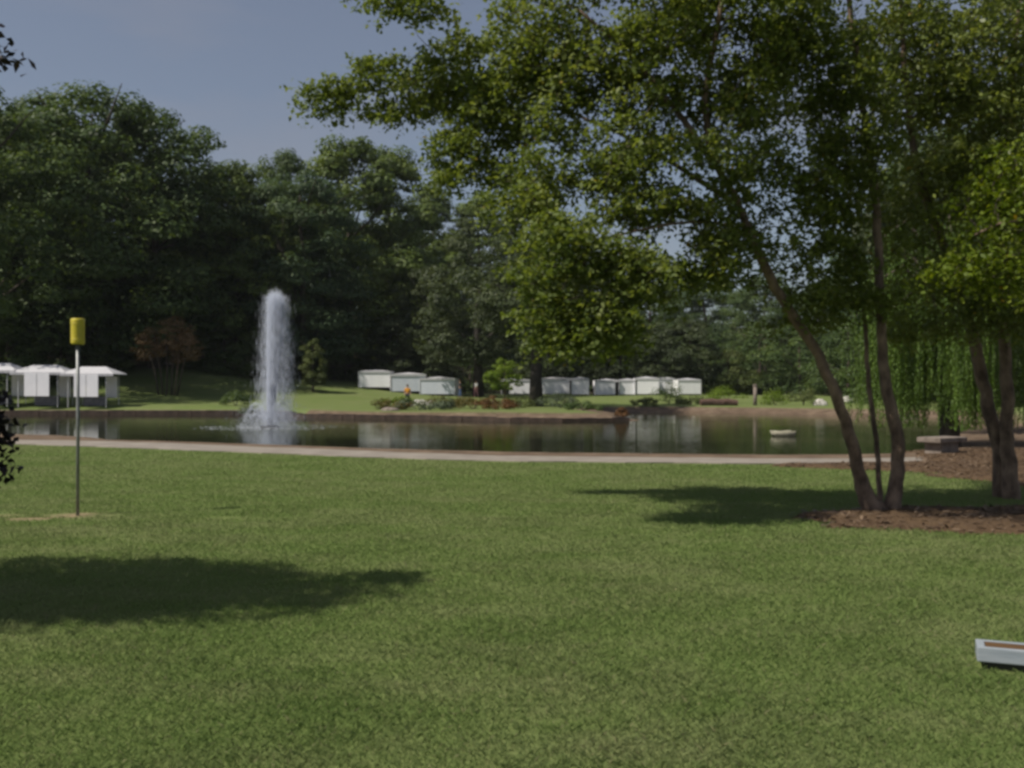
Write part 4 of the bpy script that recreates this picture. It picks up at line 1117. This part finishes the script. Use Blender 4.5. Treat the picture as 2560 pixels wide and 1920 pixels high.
# ------------------------------------------------------------------ low board at the right edge
e = empty('low_platform', (2.63, 5.66, 0), R(-22)); tag(e, 'low white edged platform with brown plank top on the lawn at the right edge', 'platform')
MB().box((.75, -.004, .088), (1.5, .03, .084)).build('edge_board', M['white_wood'], e, bevel=.006)
MB().box((.75, .165, .088), (1.5, .026, .084)).build('edge_board', M['white_wood'], e, bevel=.006)
for xx in (.022, 1.478): MB().box((xx, .0815, .0885), (.044, .138, .086)).build('end_board', M['white_wood'], e, bevel=.006)
for k in range(2): MB().box((.75, .047 + k * .067, .116), (1.408, .060, .02)).build('plank', M['brown_wood'], e, bevel=.003)
MB().box((.76, .09, .02), (1.44, .15, .052)).build('gap_shade', M['dark_plastic'], e)  # dark box standing in for the black shadow under the board

# ------------------------------------------------------------------ stone bench on the bank by the willow
Yb = 23.2; xb = (942 - 512) / 1000 * Yb
e = empty('stone_bench', (xb, Yb, 0.0), R(32)); tag(e, 'stone slab seat on a squat block beside the willow', 'bench')
MB().box((0, 0, .36), (1.02, .62, .12)).build('slab', M['stone'], e, bevel=.02)
MB().box((-.02, 0, .135), (.66, .44, .33)).build('block', M['stone'], e, bevel=.02)

# ------------------------------------------------------------------ small pale boat in the pond
Yf = 42.0; xf = (783 - 512) / 1000 * Yf
e = empty('small_boat', (xf, Yf, -.5), R(8)); tag(e, 'small pale flat boat floating in the pond left of the leaning trunk', 'boat')
secs = [(-.50, .10, .20, .13), (-.42, .22, .30, .02), (0, .27, .33, -.04), (.40, .22, .30, .0), (.48, .2, .27, .04)]
vs, fs = [], []
for xx, wb, wt, zb in secs:
    vs += [(xx, -wt, .20 + abs(xx) * .08), (xx, -wb, zb), (xx, wb, zb), (xx, wt, .20 + abs(xx) * .08), (xx * .95, wt * .85, .19 + abs(xx) * .08), (xx * .95, wb * .8, zb + .05), (xx * .95, -wb * .8, zb + .05), (xx * .95, -wt * .85, .19 + abs(xx) * .08)]
for i in range(len(secs) - 1):
    a, b2 = i * 8, (i + 1) * 8
    for k in range(8): fs.append((a + k, a + (k + 1) % 8, b2 + (k + 1) % 8, b2 + k))
fs += [(0, 7, 6, 1), (1, 6, 5, 2), (2, 5, 4, 3)]; k0 = (len(secs) - 1) * 8; fs += [(k0, k0 + 1, k0 + 6, k0 + 7), (k0 + 1, k0 + 2, k0 + 5, k0 + 6), (k0 + 2, k0 + 3, k0 + 4, k0 + 5)]
mb = MB(); mb.add(vs, fs); mb.build('hull', M['boat_white'], e, True)
for xx in (-.2, .22): MB().box((xx, 0, .17), (.12, .5, .025)).build('seat', M['boat_inside'], e)

# ------------------------------------------------------------------ far shore details
def boulder(u, Y, w, h, label, mat='stone_pale'):
    rs_ = random.Random(int(u)); n1, n2 = 10, 6; vs = [(0, 0, h)]
    for j in range(1, n2):
        for k in range(n1):
            ph = math.pi * .5 * j / (n2 - 1); a = 6.283 * k / n1; q = rs_.uniform(.88, 1.1)
            vs.append((math.cos(a) * math.sin(ph) ** .7 * w / 2 * q, math.sin(a) * math.sin(ph) ** .7 * w * .35 * q, h * math.cos(ph) * q - (.1 if j == n2 - 1 else 0)))
    fs = [(0, 1 + k, 1 + (k + 1) % n1) for k in range(n1)]
    for j in range(n2 - 2):
        for k in range(n1): a0 = 1 + j * n1; fs.append((a0 + k, a0 + n1 + k, a0 + n1 + (k + 1) % n1, a0 + (k + 1) % n1))
    x = (u - 512) / 1000 * Y
    o = link('boulder', newmesh('boulder', vs, fs, M[mat]), None, (x, Y, hz_at(x, Y) - .02)); tag(o, label, 'rock')
boulder(820, 85, 1.3, .55, 'pale boulder on the far shore just left of the leaning trunk')
boulder(847, 92, 1.0, .5, 'pale boulder seen just right of the leaning trunk')
boulder(420, 80, 1.5, .5, 'pale grey rock beside the person in the orange shirt')
boulder(431, 78, 1.4, .42, 'tan rock right of the pale grey one by the bed')
boulder(390, 66.5, 1.2, .25, 'flat grey rock at the water edge below the red planting', 'stone')
boulder(905, 68.5, 2.2, .35, 'long pale rock on the far shore left of the willow', 'stone')
for u, w, lab in ((712, 1.9, 'dark log lying on the far shore, left one'), (728, 1.6, 'dark log lying on the far shore, right one')):
    Y = 81.5; x = (u - 512) / 1000 * Y
    mb = MB(); mb.tube([(-w / 2, 0, .25), (0, .1, .3), (w / 2, -.05, .22)], [.26, .29, .22], 9)
    o = mb.build('log', M['log']); o.location = (x, Y, hz_at(x, Y)); tag(o, lab, 'log')
Y = 82; x = (755 - 512) / 1000 * Y
e = empty('wooden_post', (x, Y, hz_at(x, Y))); tag(e, 'grey weathered post on the far shore right of the logs', 'post')
MB().tube([(0, 0, -.2), (0.02, 0, 1.6)], [.17, .15], 8).build('shaft', M['stone'], e, True); MB().lathe([(.17, 1.6), (.19, 1.62), (.19, 1.68), (.04, 1.74)], n=8).build('cap', M['stone'], e)

# people on the far bank
def person(u, Y, rotz, shirt, trousers, label, walk=.12, h=1.72):
    x = (u - 512) / 1000 * Y; e = empty('person', (x, Y, hz_at(x, Y)), rotz); tag(e, label, 'person')
    J = [((0, 0, .95), .15), ((0, 0, 1.2), .14), ((0, 0, 1.42), .15), ((0, 0, 1.52), .06), ((0, -.01, 1.62), .085), ((0, -.01, 1.70), .075),
         ((-.19, 0, 1.42), .06), ((-.25, .04, 1.15), .045), ((-.26, -.06, .92), .035), ((-.26, -.1, .83), .035),
         ((.19, 0, 1.42), .06), ((.25, -.03, 1.15), .045), ((.26, -.14, .94), .035), ((.26, -.18, .85), .035),
         ((-.10, 0, .88), .10), ((-.11, -walk, .48), .065), ((-.11, -walk, .08), .045), ((-.11, -walk - .13, .04), .04),
         ((.10, 0, .88), .10), ((.11, walk * .6, .48), .065), ((.11, walk * 1.6, .08), .045), ((.11, walk * 1.6 - .13, .04), .04)]
    E = [(0, 1), (1, 2), (2, 3), (3, 4), (4, 5), (2, 6), (6, 7), (7, 8), (8, 9), (2, 10), (10, 11), (11, 12), (12, 13), (0, 14), (14, 15), (15, 16), (16, 17), (0, 18), (18, 19), (19, 20), (20, 21)]
    def skin_obj(name, keep, grow_, mat, parent):
        ids = sorted({i for ed in keep for i in ed}); mp_ = {i: k for k, i in enumerate(ids)}
        me = bpy.data.meshes.new(name); me.from_pydata([J[i][0] for i in ids], [(mp_[a], mp_[b]) for a, b in keep], []); me.update()
        me.materials.append(mat); o = link(name, me, parent); o.modifiers.new('skin', 'SKIN')
        sk = me.skin_vertices[0].data if me.skin_vertices else None
        if sk is None:
            return o
        for k, i in enumerate(ids): sk[k].radius = (J[i][1] + grow_, J[i][1] * .8 + grow_); sk[k].use_root = (k == 0)
        sm = o.modifiers.new('sub', 'SUBSURF'); sm.levels = 1; sm.render_levels = 1
        return o
    def ensure(o): return o
    import bmesh
    def build(name, keep, grow_, mat):
        ids = sorted({i for ed in keep for i in ed}); mp_ = {i: k for k, i in enumerate(ids)}
        bm = bmesh.new(); lay = bm.verts.layers.skin.verify()
        vv = []
        for i in ids:
            q = bm.verts.new(J[i][0]); q[lay].radius = (J[i][1] + grow_, J[i][1] * .85 + grow_); q[lay].use_root = (i == ids[0]); vv.append(q)
        for a, b in keep: bm.edges.new((vv[mp_[a]], vv[mp_[b]]))
        me = bpy.data.meshes.new(name); bm.to_mesh(me); bm.free(); me.materials.append(mat)
        o = link(name, me, e); o.modifiers.new('skin', 'SKIN'); sm = o.modifiers.new('sub', 'SUBSURF'); sm.levels = 1; sm.render_levels = 1
        return o
    build('body', E, 0, M['skin'])
    build('shirt', [(0, 1), (1, 2), (2, 6), (6, 7), (2, 10), (10, 11)], .022, M[shirt])
    build('trousers', [(0, 14), (14, 15), (15, 16), (0, 18), (18, 19), (19, 20)], .022, M[trousers])
    MB().lathe([(.10, 1.66), (.108, 1.72), (.08, 1.79), (.02, 1.81)], (0, .015, 0), 12).build('hair', M['hair'], e, True)
    e.scale = (h / 1.8,) * 3
person(407.5, 84, .2, 'shirt_orange', 'trousers_dark', 'person in an orange shirt and dark trousers standing on the far bank', .04)
person(460, 97, 1.3, 'trousers_dark', 'trousers_blue', 'person in dark top and blue trousers right of the shade tinted tents')
person(476, 98, -.9, 'shirt_white', 'trousers_pink', 'person in a white shirt and pinkish trousers left of the lime green tree')

# thin summer air between the camera and the woods
m = bpy.data.materials.new('haze_air'); m.use_nodes = True; nt = m.node_tree; nt.nodes.clear()
o = nt.nodes.new('ShaderNodeOutputMaterial'); pv_ = nt.nodes.new('ShaderNodeVolumePrincipled')
pv_.inputs['Color'].default_value = (.86, .92, 1, 1); pv_.inputs['Density'].default_value = 0.0001
nt.links.new(pv_.outputs[0], o.inputs['Volume'])
hb = MB().box((0, 1200, 31), (6000, 5600, 68)).build('haze', m); tag(hb, 'thin pale summer haze over the park', kind='stuff')
scene.cycles.volume_bounces = 0

print('counts', nw, nA, nB, nC, nD, sum(len(o.data.polygons) for o in bpy.data.objects if o.type == 'MESH'))
